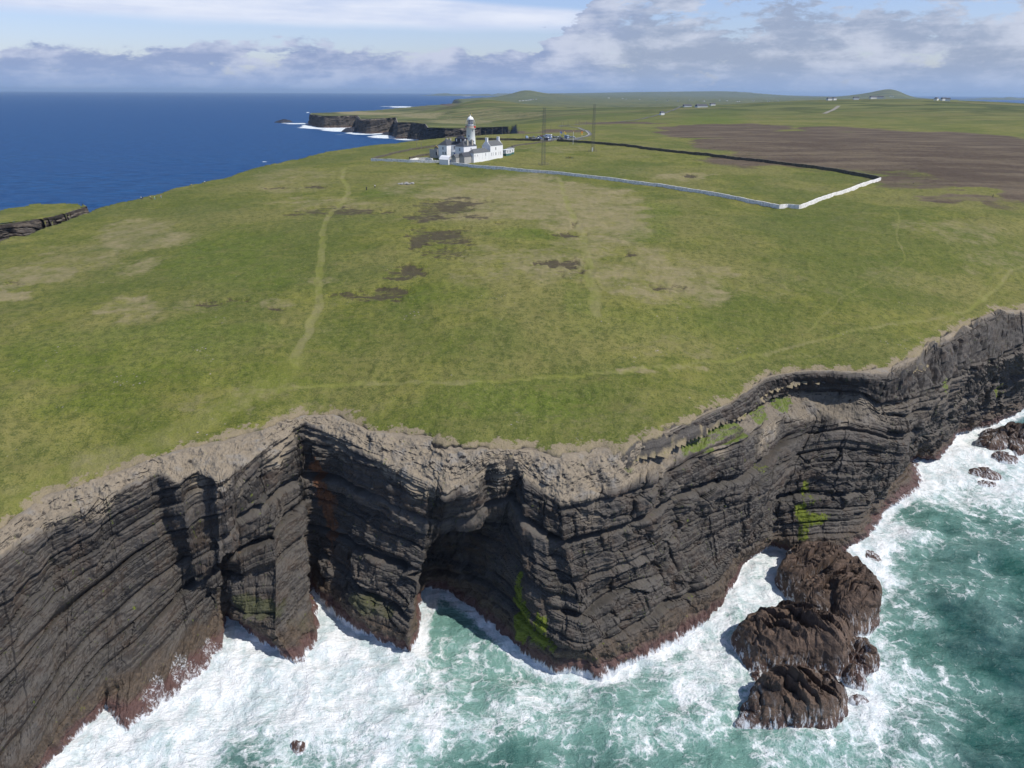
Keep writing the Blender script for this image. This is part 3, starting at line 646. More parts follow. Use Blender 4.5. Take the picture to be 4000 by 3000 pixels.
col = g.mix(g.mul(g.sm(n1, .46, .66), .65), col, (0.064, 0.042, 0.028))
col = g.mix(g.mul(g.sm(n2, .5, .75), .5), col, (0.020, 0.020, 0.022))
streak = g.noise(g.map(p, (1.2, 1.2, 0.10)), 1.0, 5, .65)
col = g.mix(g.mul(g.sm(streak, .52, .70), .45), col, (0.028, 0.026, 0.026))
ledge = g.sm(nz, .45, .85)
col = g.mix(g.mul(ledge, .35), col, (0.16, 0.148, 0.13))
pc = g.mix(n2, (0.150, 0.122, 0.088), (0.375, 0.310, 0.225)); pc = g.mix(g.mul(g.sm(n3, .52, .7), .4), pc, (0.12, 0.105, 0.09))
pc = g.mix(g.mul(g.sm(n1, .52, .66), .5), pc, (0.24, 0.235, 0.225))
pf = g.mul(pale_, g.sm(g.add(nz, g.mul(g.sub(n2, .5), .6)), .05, .40))
col = g.mix(pf, col, pc)
gr_ = g.sm(g.add(bench_, g.mul(g.sub(n2, .5), .9)), .4, .65)
col = g.mix(g.mul(gr_, g.sm(nz, .4, .7)), col, g.mix(n3, (0.075, 0.12, 0.018), (0.16, 0.18, 0.045)))
tb = g.sub(1.0, g.sm(g.add(pz, g.mul(g.sub(n1, .5), 5.0)), 4.2, 6.6))
col = g.mix(g.mul(tb, .9), col, g.mix(g.sm(n2, .35, .7), (0.055, 0.040, 0.028), (0.125, 0.090, 0.062)))
tb2 = g.sub(1.0, g.sm(g.add(pz, g.mul(g.sub(n1, .5), 3.0)), 1.9, 3.4))
col = g.mix(g.mul(tb2, .85), col, g.mix(n2, (0.060, 0.030, 0.028), (0.150, 0.078, 0.068)))
col = g.mix(g.mul(g.sm(g.add(moss_, g.mul(g.sub(n1, .5), .8)), .35, .8), .6), col, (0.060, 0.068, 0.022))
col = g.mix(g.mul(g.sm(g.add(rust_, g.mul(g.sub(streak, .5), 2.0)), .38, 1.1), .8), col, (0.150, 0.058, 0.020))
col = g.mix(g.mul(g.sm(g.add(g.mul(alg_, .9), g.add(g.mul(g.sub(streak, .5), 2.2), g.mul(g.sub(n2, .5), 2.0))), .35, .80), .9), col, g.mix(n2, (0.065, 0.092, 0.008), (0.175, 0.205, 0.012)))
# run-off and wash at the foot
fw = g.sub(1.0, g.sm(g.add(pz, g.mul(g.sub(g.noise(g.map(p, (1.6, 1.6, .22)), 1.0, 6, .7), .5), 5.2)), .0, .9))
wst = g.noise(g.map(p, (3.0, 3.0, .30)), 1.0, 7, .78); wsh = g.sm(g.add(g.attr('cliff_a', 'Alpha'), g.mul(g.sub(wst, .5), 4.0)), .85, 1.6)
col = g.mix(g.mul(g.m('MAXIMUM', fw, wsh), .85), col, (0.72, 0.75, 0.78))
g.put(b.inputs['Base Color'], col)
wet = g.sub(1.0, g.sm(pz, 3.0, 7.0)); g.put(b.inputs['Roughness'], g.sub(.86, g.mul(wet, .35)))
g.put(b.inputs['Normal'], g.bump(g.add(g.mul(n2, .6), g.mul(n3, .25)), 0.9, .45))
MAT_CLIFF = mc
F = gridfaces(NR, NC)
# orientation outward
v0 = Vc.reshape(-1, 3); f0 = F[len(F) // 2]; nn = np.cross(v0[f0[1]] - v0[f0[0]], v0[f0[2]] - v0[f0[0]])
a_ = Nn.reshape(-1, 3)[f0[0]]
if nn @ a_ < 0: F = F[:, ::-1]
clf = obj_from('cliff', v0, F, MAT_CLIFF, False); clf['kind'] = 'structure'
vattr(clf, 'cliff_a', (pale.ravel(), idc.ravel(), (s / 60).ravel(), wshb.ravel()))
vattr(clf, 'cliff_b', (rust.ravel(), alg.ravel(), moss.ravel(), bench.ravel()))

# ------------------------------------------------------------------ the headland cliffs beyond the bay
def wall_loft(name, pts, land_poly, sp, nrow, k, seed, cap, dip, ztop=None):
    pts = np.array(pts); LL = np.concatenate(([0], np.cumsum(np.hypot(*np.diff(pts, axis=0).T)))); nf = int(LL[-1] / sp); tq = np.linspace(0, LL[-1], nf)
    fx, fy = np.interp(tq, LL, pts[:, 0]), np.interp(tq, LL, pts[:, 1]); tx, ty = np.gradient(fx), np.gradient(fy); l_ = np.hypot(tx, ty); tx, ty = blur((tx / l_)[:, None], 8, 0)[:, 0], blur((ty / l_)[:, None], 8, 0)[:, 0]
    ox, oy = ty, -tx; mid = nf // 2
    if inside(fx[mid:mid + 1] + ox[mid:mid + 1] * 3 * k, fy[mid:mid + 1] + oy[mid:mid + 1] * 3 * k, land_poly)[0]: ox, oy = -ox, -oy
    rw = np.concatenate((np.linspace(-1, 0, 6)[:-1], np.linspace(0, 1, nrow), [1.1])); RW, CW = np.meshgrid(rw, tq, indexing='ij')
    ht = H(fx, fy)[None] if ztop is None else np.full((1, nf), ztop); q = np.clip(RW, 0, 1); out_ = k * (.2 + 1.6 * q ** 1.5) + np.minimum(RW, 0) * cap
    zz = ht * (1 - q) + np.minimum(RW, 0) * .5 * k - 6 * (RW > 1) - .1
    ss = zz + dip * CW + k * vnoise(CW / (16 * k), zz / (12 * k), 0, 5) + .35 * k * vnoise(CW / (3.3 * k), zz / (5 * k), 0, 6)
    e1_, i1_, _k = beds(ss, CW, 1.0 * k, 5.0 * k, 71, .40 * k, .35 * k, .28 * k); e2_, i2_, _k = beds(ss, CW, .4 * k, 1.9 * k, 73, .14 * k, .12 * k, .07 * k)
    dd_ = (e1_ + e2_ + .95 * k * fbm(CW / (6 * k), ss / (21 * k), 0, 3, 75) + .35 * k * fbm(CW / (1.9 * k), ss / (5 * k), 0, 3, 76)) * smooth(RW, .0, .10)
    efd = smooth(CW, 0, 9 * k) * smooth(LL[-1] - CW, 0, 14 * k); ou = (out_ + dd_) * efd; FX, FY = fx[None] + ox[None] * ou, fy[None] + oy[None] * ou
    o = obj_from(name, np.stack((FX, FY, zz), -1).reshape(-1, 3), gridfaces(len(rw), nf), MAT_CLIFF, False); o['kind'] = 'structure'
    vattr(o, 'cliff_a', ((1 - smooth(RW + .05 * fbm(CW / (2 * k), zz / (2 * k), 0, 3, 4), 0.0, .14)).ravel() * .55, np.clip(((.6 * i1_ + .4 * i2_) - .5) * 2.2 + .55, 0, 1).ravel(), (ss / 60).ravel(), np.zeros(RW.size)))
    vattr(o, 'cliff_b', (np.zeros(RW.size),) * 3 + ((RW < -.02).ravel() * 1.0,))
wall_loft('far_cliff', farc, land, 2.2, 64, 4.2, 1, 20, .22)
wall_loft('islet_cliff', [tuple(q) for q in isl[[0, 1, 2, 3, 4, 5, 6]]], isl, .5, 110, 1.6, 2, 8.0, .05, 44.2)

# ------------------------------------------------------------------ sea
azs = np.radians(np.linspace(-58, 58, 1150)); rs = np.exp(np.linspace(math.log(48), math.log(70000), 900))
RR, AZ = np.meshgrid(rs, azs, indexing='ij'); X = RR * np.sin(AZ); Y = RR * np.cos(AZ)
wl = cps[:, 7, :2]
NS = RR < 330
dcoast = np.full(X.shape, 999.0); dcoast[NS] = seg_dist(X[NS], Y[NS], wl, False)
# (u, v, foam, turquoise)
FC = [(150,1640,.95,.8),(300,1600,1,.8),(500,1500,1,.9),(700,1480,1,.9),(850,1480,.95,.9),(560,1420,1,.9),(600,1600,.8,.8),(450,1620,.85,.8),(560,1640,.5,.45),(690,1330,1,.9),(780,1420,1,.9),(800,1600,.85,.85),
 (750,1650,.6,.6),(930,1300,.95,.8),(950,1370,.50,.85),(1000,1350,.45,.75),(1000,1450,.55,.85),(1080,1430,.55,.85),(920,1430,.75,.9),(1000,1550,.75,.9),(1100,1520,.65,.9),(1200,1550,.62,.85),(1100,1620,.42,.45),(1000,1650,.35,.35),(1250,1480,.7,.9),
 (1300,1500,.65,.9),(1450,1430,.7,.9),(1400,1560,.62,.8),(1550,1400,.75,.9),(1600,1300,.85,.9),(1650,1210,.98,.9),(1660,1260,.85,.9),(1560,1450,.8,.9),(1500,1550,.65,.8),(1450,1640,.45,.55),(1300,1630,.45,.5),(1560,1640,.5,.75),(1700,1640,.6,.8),
 (1900,1600,.65,.7),(1850,1500,.92,.85),(1950,1500,.7,.7),(2050,1560,.55,.6),(2150,1620,.35,.3),(2200,1560,.3,.25),(2100,1480,.5,.5),(1920,1400,.75,.75),(1980,1380,.42,.45),(2060,1400,.22,.28),(2150,1420,.25,.25),(2200,1450,.4,.4),
 (1950,1300,.6,.6),(1900,1240,.9,.8),(1880,1210,.95,.8),(2030,1320,.3,.3),(2100,1340,.3,.4),(2000,1240,.45,.65),(2100,1260,.45,.6),(2200,1300,.35,.35),(2200,1230,.3,.3),(1930,1150,.85,.8),(2000,1130,.45,.55),(2080,1170,.38,.5),(2150,1120,.5,.5),
 (2050,1060,.85,.8),(2120,1060,.75,.7),(2200,1100,.6,.6),(2180,1050,.8,.8),(2100,970,1,.9),(2030,1020,1,.9),(2180,1000,.9,.9),(2160,905,.6,.8),(2300,900,.9,.8),(2400,1100,.4,.3),(2300,1400,.3,.2),(2600,800,.7,.5),(2600,1300,.25,.15),(-100,1700,.8,.7),(400,1800,.5,.4),(1100,1850,.4,.3),(1900,1850,.4,.3)]
fp = np.array([list(PZ(u, v, 0)[:2]) + [a, t] for (u, v, a, t) in FC])
foam = np.zeros(X.shape); tur = np.zeros(X.shape); wsum = np.zeros(X.shape)
xs, ys = X[NS], Y[NS]; fo = np.zeros(xs.shape); tu = np.zeros(xs.shape); ws = np.zeros(xs.shape)
wx = xs + 3.5 * fbm(xs / 14, ys / 14, 0, 4, 21); wy = ys + 3.5 * fbm(xs / 14, ys / 14, 9, 4, 22)
for q in fp:
    w_ = 1 / (((wx - q[0]) ** 2 + (wy - q[1]) ** 2) + 6) ** 1.7; fo += w_ * q[2]; tu += w_ * q[3]; ws += w_
foam[NS] = fo / ws; tur[NS] = tu / ws
fade = 1 - smooth(RR, 210, 330); foam *= fade; tur *= fade
foam = np.maximum(foam, 1.05 - smooth(dcoast, 0.3, 4.5) * .9 + 0 * X) * (RR < 330) + foam * (RR >= 330)
# surf off the far headlands
FARS = [(700,275,62,4,1),(745,280,60,4.5,1),(790,287,50,4.5,.95),(840,295,50,4.5,1),(885,300,40,3.5,.9),(645,267,34,1.6,.8),(668,272,20,3,.9),(620,266,20,1,.6),(870,231,34,1.4,.9),(850,230,40,.9,.6),(800,300,40,1,.45),(730,290,30,.8,.4),
  (572,349,8,1,.8),(1010,207,14,1,.8),(1080,209,10,.8,.8),(1100,203,10,.5,.6),(665,243,5,1,.8),(730,283,14,1,.6),(760,295,30,1,.4)]
def patch0(X, Y, lst):
    out = np.zeros(X.shape)
    for (u, v, du_, dv_, val) in lst:
        a = (PZ(u + du_, v, 0) - PZ(u - du_, v, 0))[:2] / 2; b_ = (PZ(u, v - dv_, 0) - PZ(u, v + dv_, 0))[:2] / 2; c_ = PZ(u, v, 0)[:2]
        M = np.linalg.inv(np.array((a, b_)).T); p_ = M[0, 0] * (X - c_[0]) + M[0, 1] * (Y - c_[1]); q__ = M[1, 0] * (X - c_[0]) + M[1, 1] * (Y - c_[1])
        out = np.maximum(out, val * smooth(1.3 - np.hypot(p_, q__), 0, .8))
    return out
fs = patch0(X, Y, FARS); foam = np.maximum(foam, fs)
Z = (0.62 * fbm(X / 9.5, Y / 7.0, 0, 4, 31) + .30 * (1 - abs(fbm(X / 3.2 , Y / 3.2, 3, 3, 32))) * foam) * (1 - smooth(RR, 150, 900)) \
    + .5 * fbm(X / 26 + Y / 90, Y / 14, 0, 3, 35) * (1 - smooth(RR, 500, 2500))
# wash climbs where surf runs up
keep = np.ones(X.shape, bool); keep[(RR > 6000) & (abs(AZ) > 1.2)] = False
mw, g, b = mat('sea_water', 0.12)
p = g.pos(); A = g.attr('foam'); fm, tq, ff = g.rgb(A); px, py, pz = g.xyz(p)
w1 = g.noise(p, 0.12, 5, .6, out=1); pw_ = g.vadd(p, w1, 6.0); w2_ = g.noise(p, 0.9, 4, .6, out=1); pw2 = g.vadd(pw_, w2_, 1.4)
nb = g.noise(g.map(pw_, (.8, 1.25, 1), (0, 0, .35)), 0.14, 7, .66)
nm = g.noise(pw2, 0.55, 6, .7)
e1 = g.vor(g.map(pw2, (.75, 1, 1), (0, 0, .3)), 0.42, 'DISTANCE_TO_EDGE'); e2 = g.vor(pw2, 1.25, 'DISTANCE_TO_EDGE')
l1 = g.sub(1.0, g.sm(e1, .0, .22)); l2 = g.sub(1.0, g.sm(e2, .0, .30))
lfade = g.sm(g.noise(pw_, .35, 4, .6), .35, .62); lace = g.add(g.mul(g.mul(l1, lfade), .34), g.mul(l2, .17))
val = g.add(g.add(g.mul(g.sub(nb, .5), 1.15), g.mul(g.sub(nm, .5), .40)), lace)
th = g.add(val, g.mul(g.sub(fm, .5), 1.5))
stk = g.noise(g.map(g.vadd(p, w1, 9.0), (.9, .26, 1), (0, 0, -.9)), .34, 7, .66)
th = g.add(th, g.mul(g.sub(stk, .5), .7))
thick = g.sm(th, .16, .74)
milky = g.sm(g.add(g.mul(g.sub(nb, .5), .9), fm), .15, .95)
deep = g.mix(g.sm(g.noise(g.map(pw_, (1, 1, 1), loc=(31, 5, 0)), 0.05, 5, .6), .35, .65), (0.008, 0.046, 0.048), (0.020, 0.100, 0.080))
wc = g.mix(g.sm(g.add(tq, g.mul(g.sub(nb, .5), .9)), .15, .95), deep, (0.150, 0.295, 0.245))
wc = g.mix(g.mul(milky, .40), wc, (0.30, 0.47, 0.43))
nearm = g.sm(ff, 0.0, 1.0)
sw = g.add(g.mul(g.noise(g.map(p, (.5, 1.6, 1), (0, 0, .12)), .09, 7, .7), .5), g.mul(g.noise(g.map(p, (.35, 1.5, 1), (0, 0, .1)), .30, 6, .75), .5))
blue = g.mix(g.sm(sw, .42, .59), (0.004, 0.032, 0.105), (0.014, 0.085, 0.225))
dist = g.m('SQRT', g.add(g.mul(px, px), g.mul(py, py)))
blue = g.mix(g.mul(g.sm(g.noise(g.map(p, (.3, 1, 1)), .004, 5, .6), .4, .65), .5), blue, (0.008, 0.052, 0.16))
wc = g.mix(nearm, blue, wc)
tfar = g.sm(g.add(g.mul(g.sub(g.noise(g.map(p, (.35, 1, 1)), .045, 7, .7), .5), 1.8), fm), .45, .75)
thick = g.add(g.mul(thick, nearm), g.mul(tfar, g.sub(1.0, nearm)))
col = g.mix(g.mul(thick, .95), wc, g.mix(g.sm(g.add(g.mul(stk, .6), g.mul(nm, .4)), .40, .58), (0.54, 0.63, 0.645), (0.88, 0.89, 0.90)))
g.put(b.inputs['Base Color'], col)
b.inputs['IOR'].default_value = 1.33
g.put(b.inputs['Roughness'], g.add(g.add(.16, g.mul(thick, .6)), g.mul(g.sub(1.0, nearm), .3))); b.inputs['Specular IOR Level'].default_value = 0.25
hb = g.add(g.mul(g.add(nm, g.mul(lace, .8)), .55), g.mul(g.noise(pw2, 3.0, 4, .7), .22))
hw = g.add(g.mul(g.noise(g.map(p, (.6, 1.4, 1), (0, 0, .15)), .28, 6, .65), 1.9), g.mul(hb, nearm))
g.put(b.inputs['Normal'], g.bump(hw, .8, .8))
V = np.stack((X, Y, Z), -1).reshape(-1, 3); F = gridfaces(len(rs), len(azs), keep.ravel())[:, ::-1]
sea = obj_from('sea', V, F, mw, True); sea['kind'] = 'structure'
vattr(sea, 'foam', (foam.ravel(), tur.ravel(), (1 - smooth(RR, 210, 330)).ravel()))
MAT_SEA = mw
# ------------------------------------------------------------------ faint coasts across the water
def far_coast(u0, u1, r, hh, seed):
    a0, a1 = [math.atan2(*ray(u, 205)[:2]) for u in (u0, u1)]; aa = np.linspace(a0, a1, 160); dr = np.linspace(-1200, 1200, 14); A_, D_ = np.meshgrid(aa, dr, indexing='ij')
    e = (A_ - a0) / (a1 - a0); env = smooth(e, 0, .25) * smooth(1 - e, 0, .2) if u1 < 2200 else smooth(e, 0, .6)
    Zc = hh * env * (.55 + .45 * fbm(e * 5, e * 0, 0, 4, seed)) * np.cos(D_ / 1200 * math.pi / 2) ** .7 * (1 + .15 * fbm(A_ * 200, D_ / 300, 0, 3, seed)) - 3; rr = r + D_
    o = obj_from('hills', np.stack((rr * np.sin(A_), rr * np.cos(A_), Zc), -1).reshape(-1, 3), gridfaces(160, 14), MAT_TURF, True); o['kind'] = 'structure'
far_coast(2040, 2500, 21000, 150, 3); far_coast(900, 1160, 24000, 90, 4)
#OBJECTS#
# ------------------------------------------------------------------ mesh builder and tagging
class MB:
    def __init__(s): s.v = []; s.f = []; s.mi = []
    def add(s, vs, fs, mi=0):
        k = len(s.v); s.v += [tuple(map(float, q)) for q in vs]; s.f += [[i + k for i in f] for f in fs]; s.mi += [mi] * len(fs)
    def box(s, x0, x1, y0, y1, z0, z1, mi=0):
        s.add([(x0,y0,z0),(x1,y0,z0),(x1,y1,z0),(x0,y1,z0),(x0,y0,z1),(x1,y0,z1),(x1,y1,z1),(x0,y1,z1)],
              [(0,3,2,1),(4,5,6,7),(0,1,5,4),(1,2,6,5),(2,3,7,6),(3,0,4,7)], mi); return s
    def lathe(s, prof, n=20, c=(0, 0), a0=0, a1=2 * math.pi, mi=0):
        full = abs(a1 - a0 - 2 * math.pi) < 1e-6; m_ = n if full else n + 1; vs = []
        for r, z in prof:
            for i in range(m_):
                a = a0 + (a1 - a0) * i / n; vs.append((c[0] + r * math.cos(a), c[1] + r * math.sin(a), z))
        fs = [(j * m_ + i, j * m_ + (i + 1) % m_, (j + 1) * m_ + (i + 1) % m_, (j + 1) * m_ + i) for j in range(len(prof) - 1) for i in range(n)]
        if full and prof[0][0] > 1e-3: fs.append(list(range(m_))[::-1])
        if full and prof[-1][0] > 1e-3: fs.append([(len(prof) - 1) * m_ + i for i in range(m_)])
        s.add(vs, fs, mi); return s
    def tube(s, a, b, r0, r1=None, n=6, mi=0):
        r1 = r0 if r1 is None else r1; a = Vector(a); b = Vector(b); d = (b - a).normalized()
        p = d.orthogonal().normalized(); q = d.cross(p); vs = []
        for (c, r) in ((a, r0), (b, r1)):
            for i in range(n): t = 2 * math.pi * i / n; vs.append(c + p * r * math.cos(t) + q * r * math.sin(t))
        s.add(vs, [(i, (i + 1) % n, n + (i + 1) % n, n + i) for i in range(n)] + [list(range(n))[::-1], list(range(n, 2 * n))], mi); return s
    def hip(s, x0, x1, y0, y1, z, h, ov=.25, ins=None, mi=0):
        x0 -= ov; x1 += ov; y0 -= ov; y1 += ov; z -= .03
        if (x1 - x0) >= (y1 - y0):
            k = (y1 - y0) / 2 if ins is None else ins; ym = (y0 + y1) / 2; rg = [(x0 + k, ym, z + h), (x1 - k, ym, z + h)]
            fs = [(0, 1, 5, 4), (2, 3, 4, 5), (3, 0, 4), (1, 2, 5), (3, 2, 1, 0)]
        else:
            k = (x1 - x0) / 2 if ins is None else ins; xm = (x0 + x1) / 2; rg = [(xm, y0 + k, z + h), (xm, y1 - k, z + h)]
            fs = [(0, 1, 4), (1, 2, 5, 4), (2, 3, 5), (3, 0, 4, 5), (3, 2, 1, 0)]
        s.add([(x0, y0, z), (x1, y0, z), (x1, y1, z), (x0, y1, z)] + rg, fs, mi); return s
    def build(s, name, m, parent=None, smoothf=False):
        me = bpy.data.meshes.new(name); me.from_pydata(s.v, [], s.f)
        for mm in (m if isinstance(m, (list, tuple)) else [m]): me.materials.append(mm)
        me.polygons.foreach_set('material_index', s.mi)
        if smoothf: me.polygons.foreach_set('use_smooth', [True] * len(s.f))
        me.update(); o = bpy.data.objects.new(name, me); COL.objects.link(o)
        if parent: o.parent = parent
        return o
def tag(o, label, cat, group=None):
    o['label'] = label; o['category'] = cat
    if group: o['group'] = group
    return o
def thing(name, loc, label, cat, group=None, rz=0.0):
    o = bpy.data.objects.new(name, None); COL.objects.link(o); o.location = loc; o.rotation_euler = (0, 0, rz); o.empty_display_size = .5
    return tag(o, label, cat, group)
def dup(root, loc, rz=0.0, label=None, scale=1.0):
    r = root.copy(); COL.objects.link(r); r.location = loc; r.rotation_euler = (0, 0, rz); r.scale = (scale,) * 3
    if label: r['label'] = label
    for ch in list(root.children):
        c = ch.copy(); COL.objects.link(c); c.parent = r
        for g_ in list(ch.children): d = g_.copy(); COL.objects.link(d); d.parent = c
    return r
def gz(x, y): return float(H(x, y)[0])
def z1(x, y): return ((1600 + x / 4.424) / SU, (400 + y / 4.424) / SU)     # pixels of two enlarged crops of the photograph
def z2(x, y): return ((2000 + x / 4.9156) / SU, (450 + y / 4.9156) / SU)
def z3(x, y): return ((500 + x / 5.53) / SU, (680 + y / 5.53) / SU)
def z8(x, y): return ((2600 + x * .6329) / SU, (2000 + y * .6329) / SU)

M = {}
M['white'] = simple('white_render', (0.80, 0.80, 0.80), .7, .08, .6)
M['tower'] = simple('tower_paint', (0.82, 0.82, 0.82), .55, .07, .8)
M['slate'] = simple('slate', (0.060, 0.064, 0.075), .6, .35, 1.4)
M['slate2'] = simple('weathered_slate', (0.115, 0.12, 0.125), .7, .4, 1.2)
M['dark'] = simple('dark_cladding', (0.030, 0.032, 0.045), .6, .3, 1)
M['glass'] = simple('window_glass', (0.03, 0.04, 0.07), .1, .2, 1, spec=.6)
M['frame'] = simple('painted_frame', (0.74, 0.74, 0.74), .5, .05)
M['tan'] = simple('chimney_render', (0.42, 0.39, 0.32), .85, .25, 2)
M['stone'] = simple('rubble_stone', (0.42, 0.41, 0.39), .9, .45, 1.6)
M['red'] = simple('red_paint', (0.50, 0.035, 0.03), .5, .15)
M['rustw'] = simple('rusting_white', (0.62, 0.50, 0.42), .6, .3, 2.5)
M['yellow'] = simple('yellow_paint', (0.75, 0.50, 0.06), .5, .1)
M['steel'] = simple('mast_steel', (0.12, 0.125, 0.12), .55, .2, 2, .5)
M['wood'] = simple('pole_timber', (0.20, 0.175, 0.14), .85, .25, 2)
M['tarmac'] = simple('tarmac', (0.12, 0.12, 0.12), .9, .15, .4)
M['mark'] = simple('road_line', (0.62, 0.60, 0.52), .8, .1)
M['blue'] = simple('blue_door', (0.05, 0.07, 0.30), .5, .1)
M['green'] = simple('green_base', (0.05, 0.14, 0.12), .6, .1)
M['orange'] = simple('orange_sign', (0.85, 0.30, 0.02), .5, .08)
M['rubber'] = simple('tyre', (0.02, 0.02, 0.02), .8, .1)
mm, g, b = mat('whitewashed_wall', .9); p = g.pos(); n = g.noise(p, .9, 6, .75); n2 = g.noise(p, 4.0, 4, .7)
g.put(b.inputs['Base Color'], g.mix(g.sm(g.add(g.mul(n, .6), g.mul(n2, .4)), .38, .58), (0.50, 0.475, 0.44), (0.93, 0.90, 0.86))); g.put(b.inputs['Normal'], g.bump(n2, .8, .2)); M['wash'] = mm
mm, g, b = mat('sod_stone_wall', .95); p = g.pos(); n = g.noise(p, .8, 6, .7); n2 = g.noise(p, 5.0, 4, .7)
g.put(b.inputs['Base Color'], g.mix(g.sm(n, .4, .6), (0.070, 0.060, 0.046), (0.13, 0.115, 0.080))); g.put(b.inputs['Normal'], g.bump(n2, .8, .2)); M['sod'] = mm

# ------------------------------------------------------------------ lighthouse compound; local x runs back-right, local y back-left
UX = math.atan2(.839, .545); EU = Vector((.545, .839, 0)); EW = Vector((-.839, .545, 0))
def frame_at(zx, zy, zeave, base):
    p = PZ(*z1(zx, zy), zeave); return (p[0], p[1], base), zeave - base
def win(par, face, pos, z, w=.9, h=1.5, name='window'):
    # face 'x': on the front-left wall (normal -x); 'y': on the right wall (normal -y)
    m_ = MB(); k = MB(); t = .06
    if face == 'x':
        X0, c = pos; m_.box(X0 - .05, X0 + .02, c - w / 2, c + w / 2, z, z + h)
        k.box(X0 - .10, X0 - .05, c - .04, c + .04, z, z + h); k.box(X0 - .10, X0 - .05, c - w / 2, c - .04, z + h / 2 - .05, z + h / 2 + .05); k.box(X0 - .10, X0 - .05, c + .04, c + w / 2, z + h / 2 - .05, z + h / 2 + .05)
        k.box(X0 - .16, X0 - .005, c - w / 2 - .15, c + w / 2 + .15, z - .18, z - .003)
    else:
        Y0, c = pos; m_.box(c - w / 2, c + w / 2, Y0 - .05, Y0 + .02, z, z + h)
        k.box(c - .04, c + .04, Y0 - .10, Y0 - .05, z, z + h); k.box(c - w / 2, c - .04, Y0 - .10, Y0 - .05, z + h / 2 - .05, z + h / 2 + .05); k.box(c + .04, c + w / 2, Y0 - .10, Y0 - .05, z + h / 2 - .05, z + h / 2 + .05)
        k.box(c - w / 2 - .15, c + w / 2 + .15, Y0 - .16, Y0 - .005, z - .18, z - .003)
    o = m_.build(name, M['glass'], par); k.build('frame', M['frame'], o); return o
(loc, E) = frame_at(935, 765, 64.2, 57.6)
kh = thing('keepers_house', loc, 'large two storey white house with dark hipped roofs beside the lighthouse tower', 'house', rz=UX)
w_ = MB(); w_.box(0, 13.5, 0, 6.7, -2, E); w_.box(3, 13.5, 15.6, 22.3, -2, E); w_.box(8, 13.48, 6.7, 15.6, -2, E - .02); w_.build('wall', M['white'], kh)
rf = MB(); rf.hip(0, 13.5, 0, 6.7, E, 3.1); rf.hip(3, 13.5, 15.6, 22.3, E, 3.1); rf.hip(8, 13.5, 3.0, 19.0, E + .04, 2.2); rfo = rf.build('roof', M['slate'], kh)
dm = MB(); dm.box(9, 14.4, 7.6, 13.6, E + .5, E + 4.0); dm.hip(9, 14.4, 7.6, 13.6, E + 4.03, 1.5, .2); dmo = dm.build('dormer', M['dark'], kh)
for c_ in (8.8, 12.2):
    k = MB(); k.box(8.93, 9.01, c_ - .35, c_ + .35, E + 2.2, E + 3.7); k.build('window', M['frame'], dmo)
k = MB(); k.box(11.3, 12.2, 7.53, 7.61, E + 2.3, E + 3.6); k.build('window', M['frame'], dmo)
for (a, b_) in ((4.6, .85), (9.6, .85), (10.8, 21.6), (13.0, 20.6)):
    k = MB(); k.box(a - .7, a + .7, b_ - .6, b_ + .6, E - .4, E + 3.3); k.box(a - .8, a + .8, b_ - .7, b_ + .7, E + 3.303, E + 3.5)
    for q in (-.35, .35): k.tube((a + q, b_, E + 3.5), (a + q, b_, E + 3.9), .16)
    k.build('chimney', M['tan'], rfo)
for (c_, z) in ((18.6, 4.0), (18.6, 1.1), (16.9, 1.1)): win(kh, 'x', (3.0, c_), z)
for (c_, z) in ((3.2, 4.0), (3.2, 1.0)): win(kh, 'x', (0.0, c_), z)
for (a, z) in ((7.6, 4.0), (3.2, 1.0)): win(kh, 'y', (0.0, a), z)
win(kh, 'x', (8.0, 9.5), 4.0); win(kh, 'x', (8.0, 13.4), 4.0, 1.0, 1.8)
pc_ = MB(); pc_.box(4.6, 8.0, 8.2, 13.2, -1, 2.9); pc_.box(4.4, 8.0, 8.0, 13.4, 2.903, 3.15); pco = pc_.build('porch', M['white'], kh)
k = MB(); k.box(4.53, 4.605, 10.2, 11.2, .2, 2.3); k.build('door', M['blue'], pco)

lb = PZ(*z1(1060, 815), 57.2); LB = (lb[0], lb[1], 57.2)
lh = thing('lighthouse', LB, 'tall white lighthouse tower with red gallery band and domed lantern', 'lighthouse', rz=0)
MB().lathe([(3.75, -1.5), (3.65, .6), (3.55, .8), (2.9, 13.9), (3.0, 14.0), (3.45, 14.25), (3.55, 14.4), (3.55, 14.6)], 40).build('tower', M['tower'], lh, True)
gl = MB(); gl.lathe([(3.6, 14.6), (3.6, 15.9), (3.45, 15.9), (3.45, 14.6)], 40, a0=-2.45, a1=-.80, mi=1)
gl.lathe([(3.6, 14.6), (3.6, 15.9), (3.45, 15.9), (3.45, 14.6)], 40, a0=-.80, a1=2 * math.pi - 2.45, mi=0)
for i in range(24):
    a = 2 * math.pi * i / 24; gl.tube((3.52 * math.cos(a), 3.52 * math.sin(a), 15.88), (3.52 * math.cos(a), 3.52 * math.sin(a), 16.35), .035, n=4, mi=2)
gl.lathe([(3.57, 16.30), (3.57, 16.38), (3.47, 16.38), (3.47, 16.30)], 32, mi=2)
gl.build('gallery', [M['red'], M['rustw'], M['frame']], lh)
ln = MB(); ln.lathe([(2.15, 14.6), (2.15, 16.8), (2.25, 16.85), (2.25, 16.95)], 24).build('lantern_base', M['tower'], lh, False)
lg = MB(); lg.lathe([(2.0, 16.95), (2.0, 20.05)], 16); lgo = lg.build('lantern_glass', M['glass'], lh)
k = MB()
for i in range(16):
    a = 2 * math.pi * i / 16; k.tube((2.04 * math.cos(a), 2.04 * math.sin(a), 16.95), (2.04 * math.cos(a), 2.04 * math.sin(a), 20.05), .07, n=4)
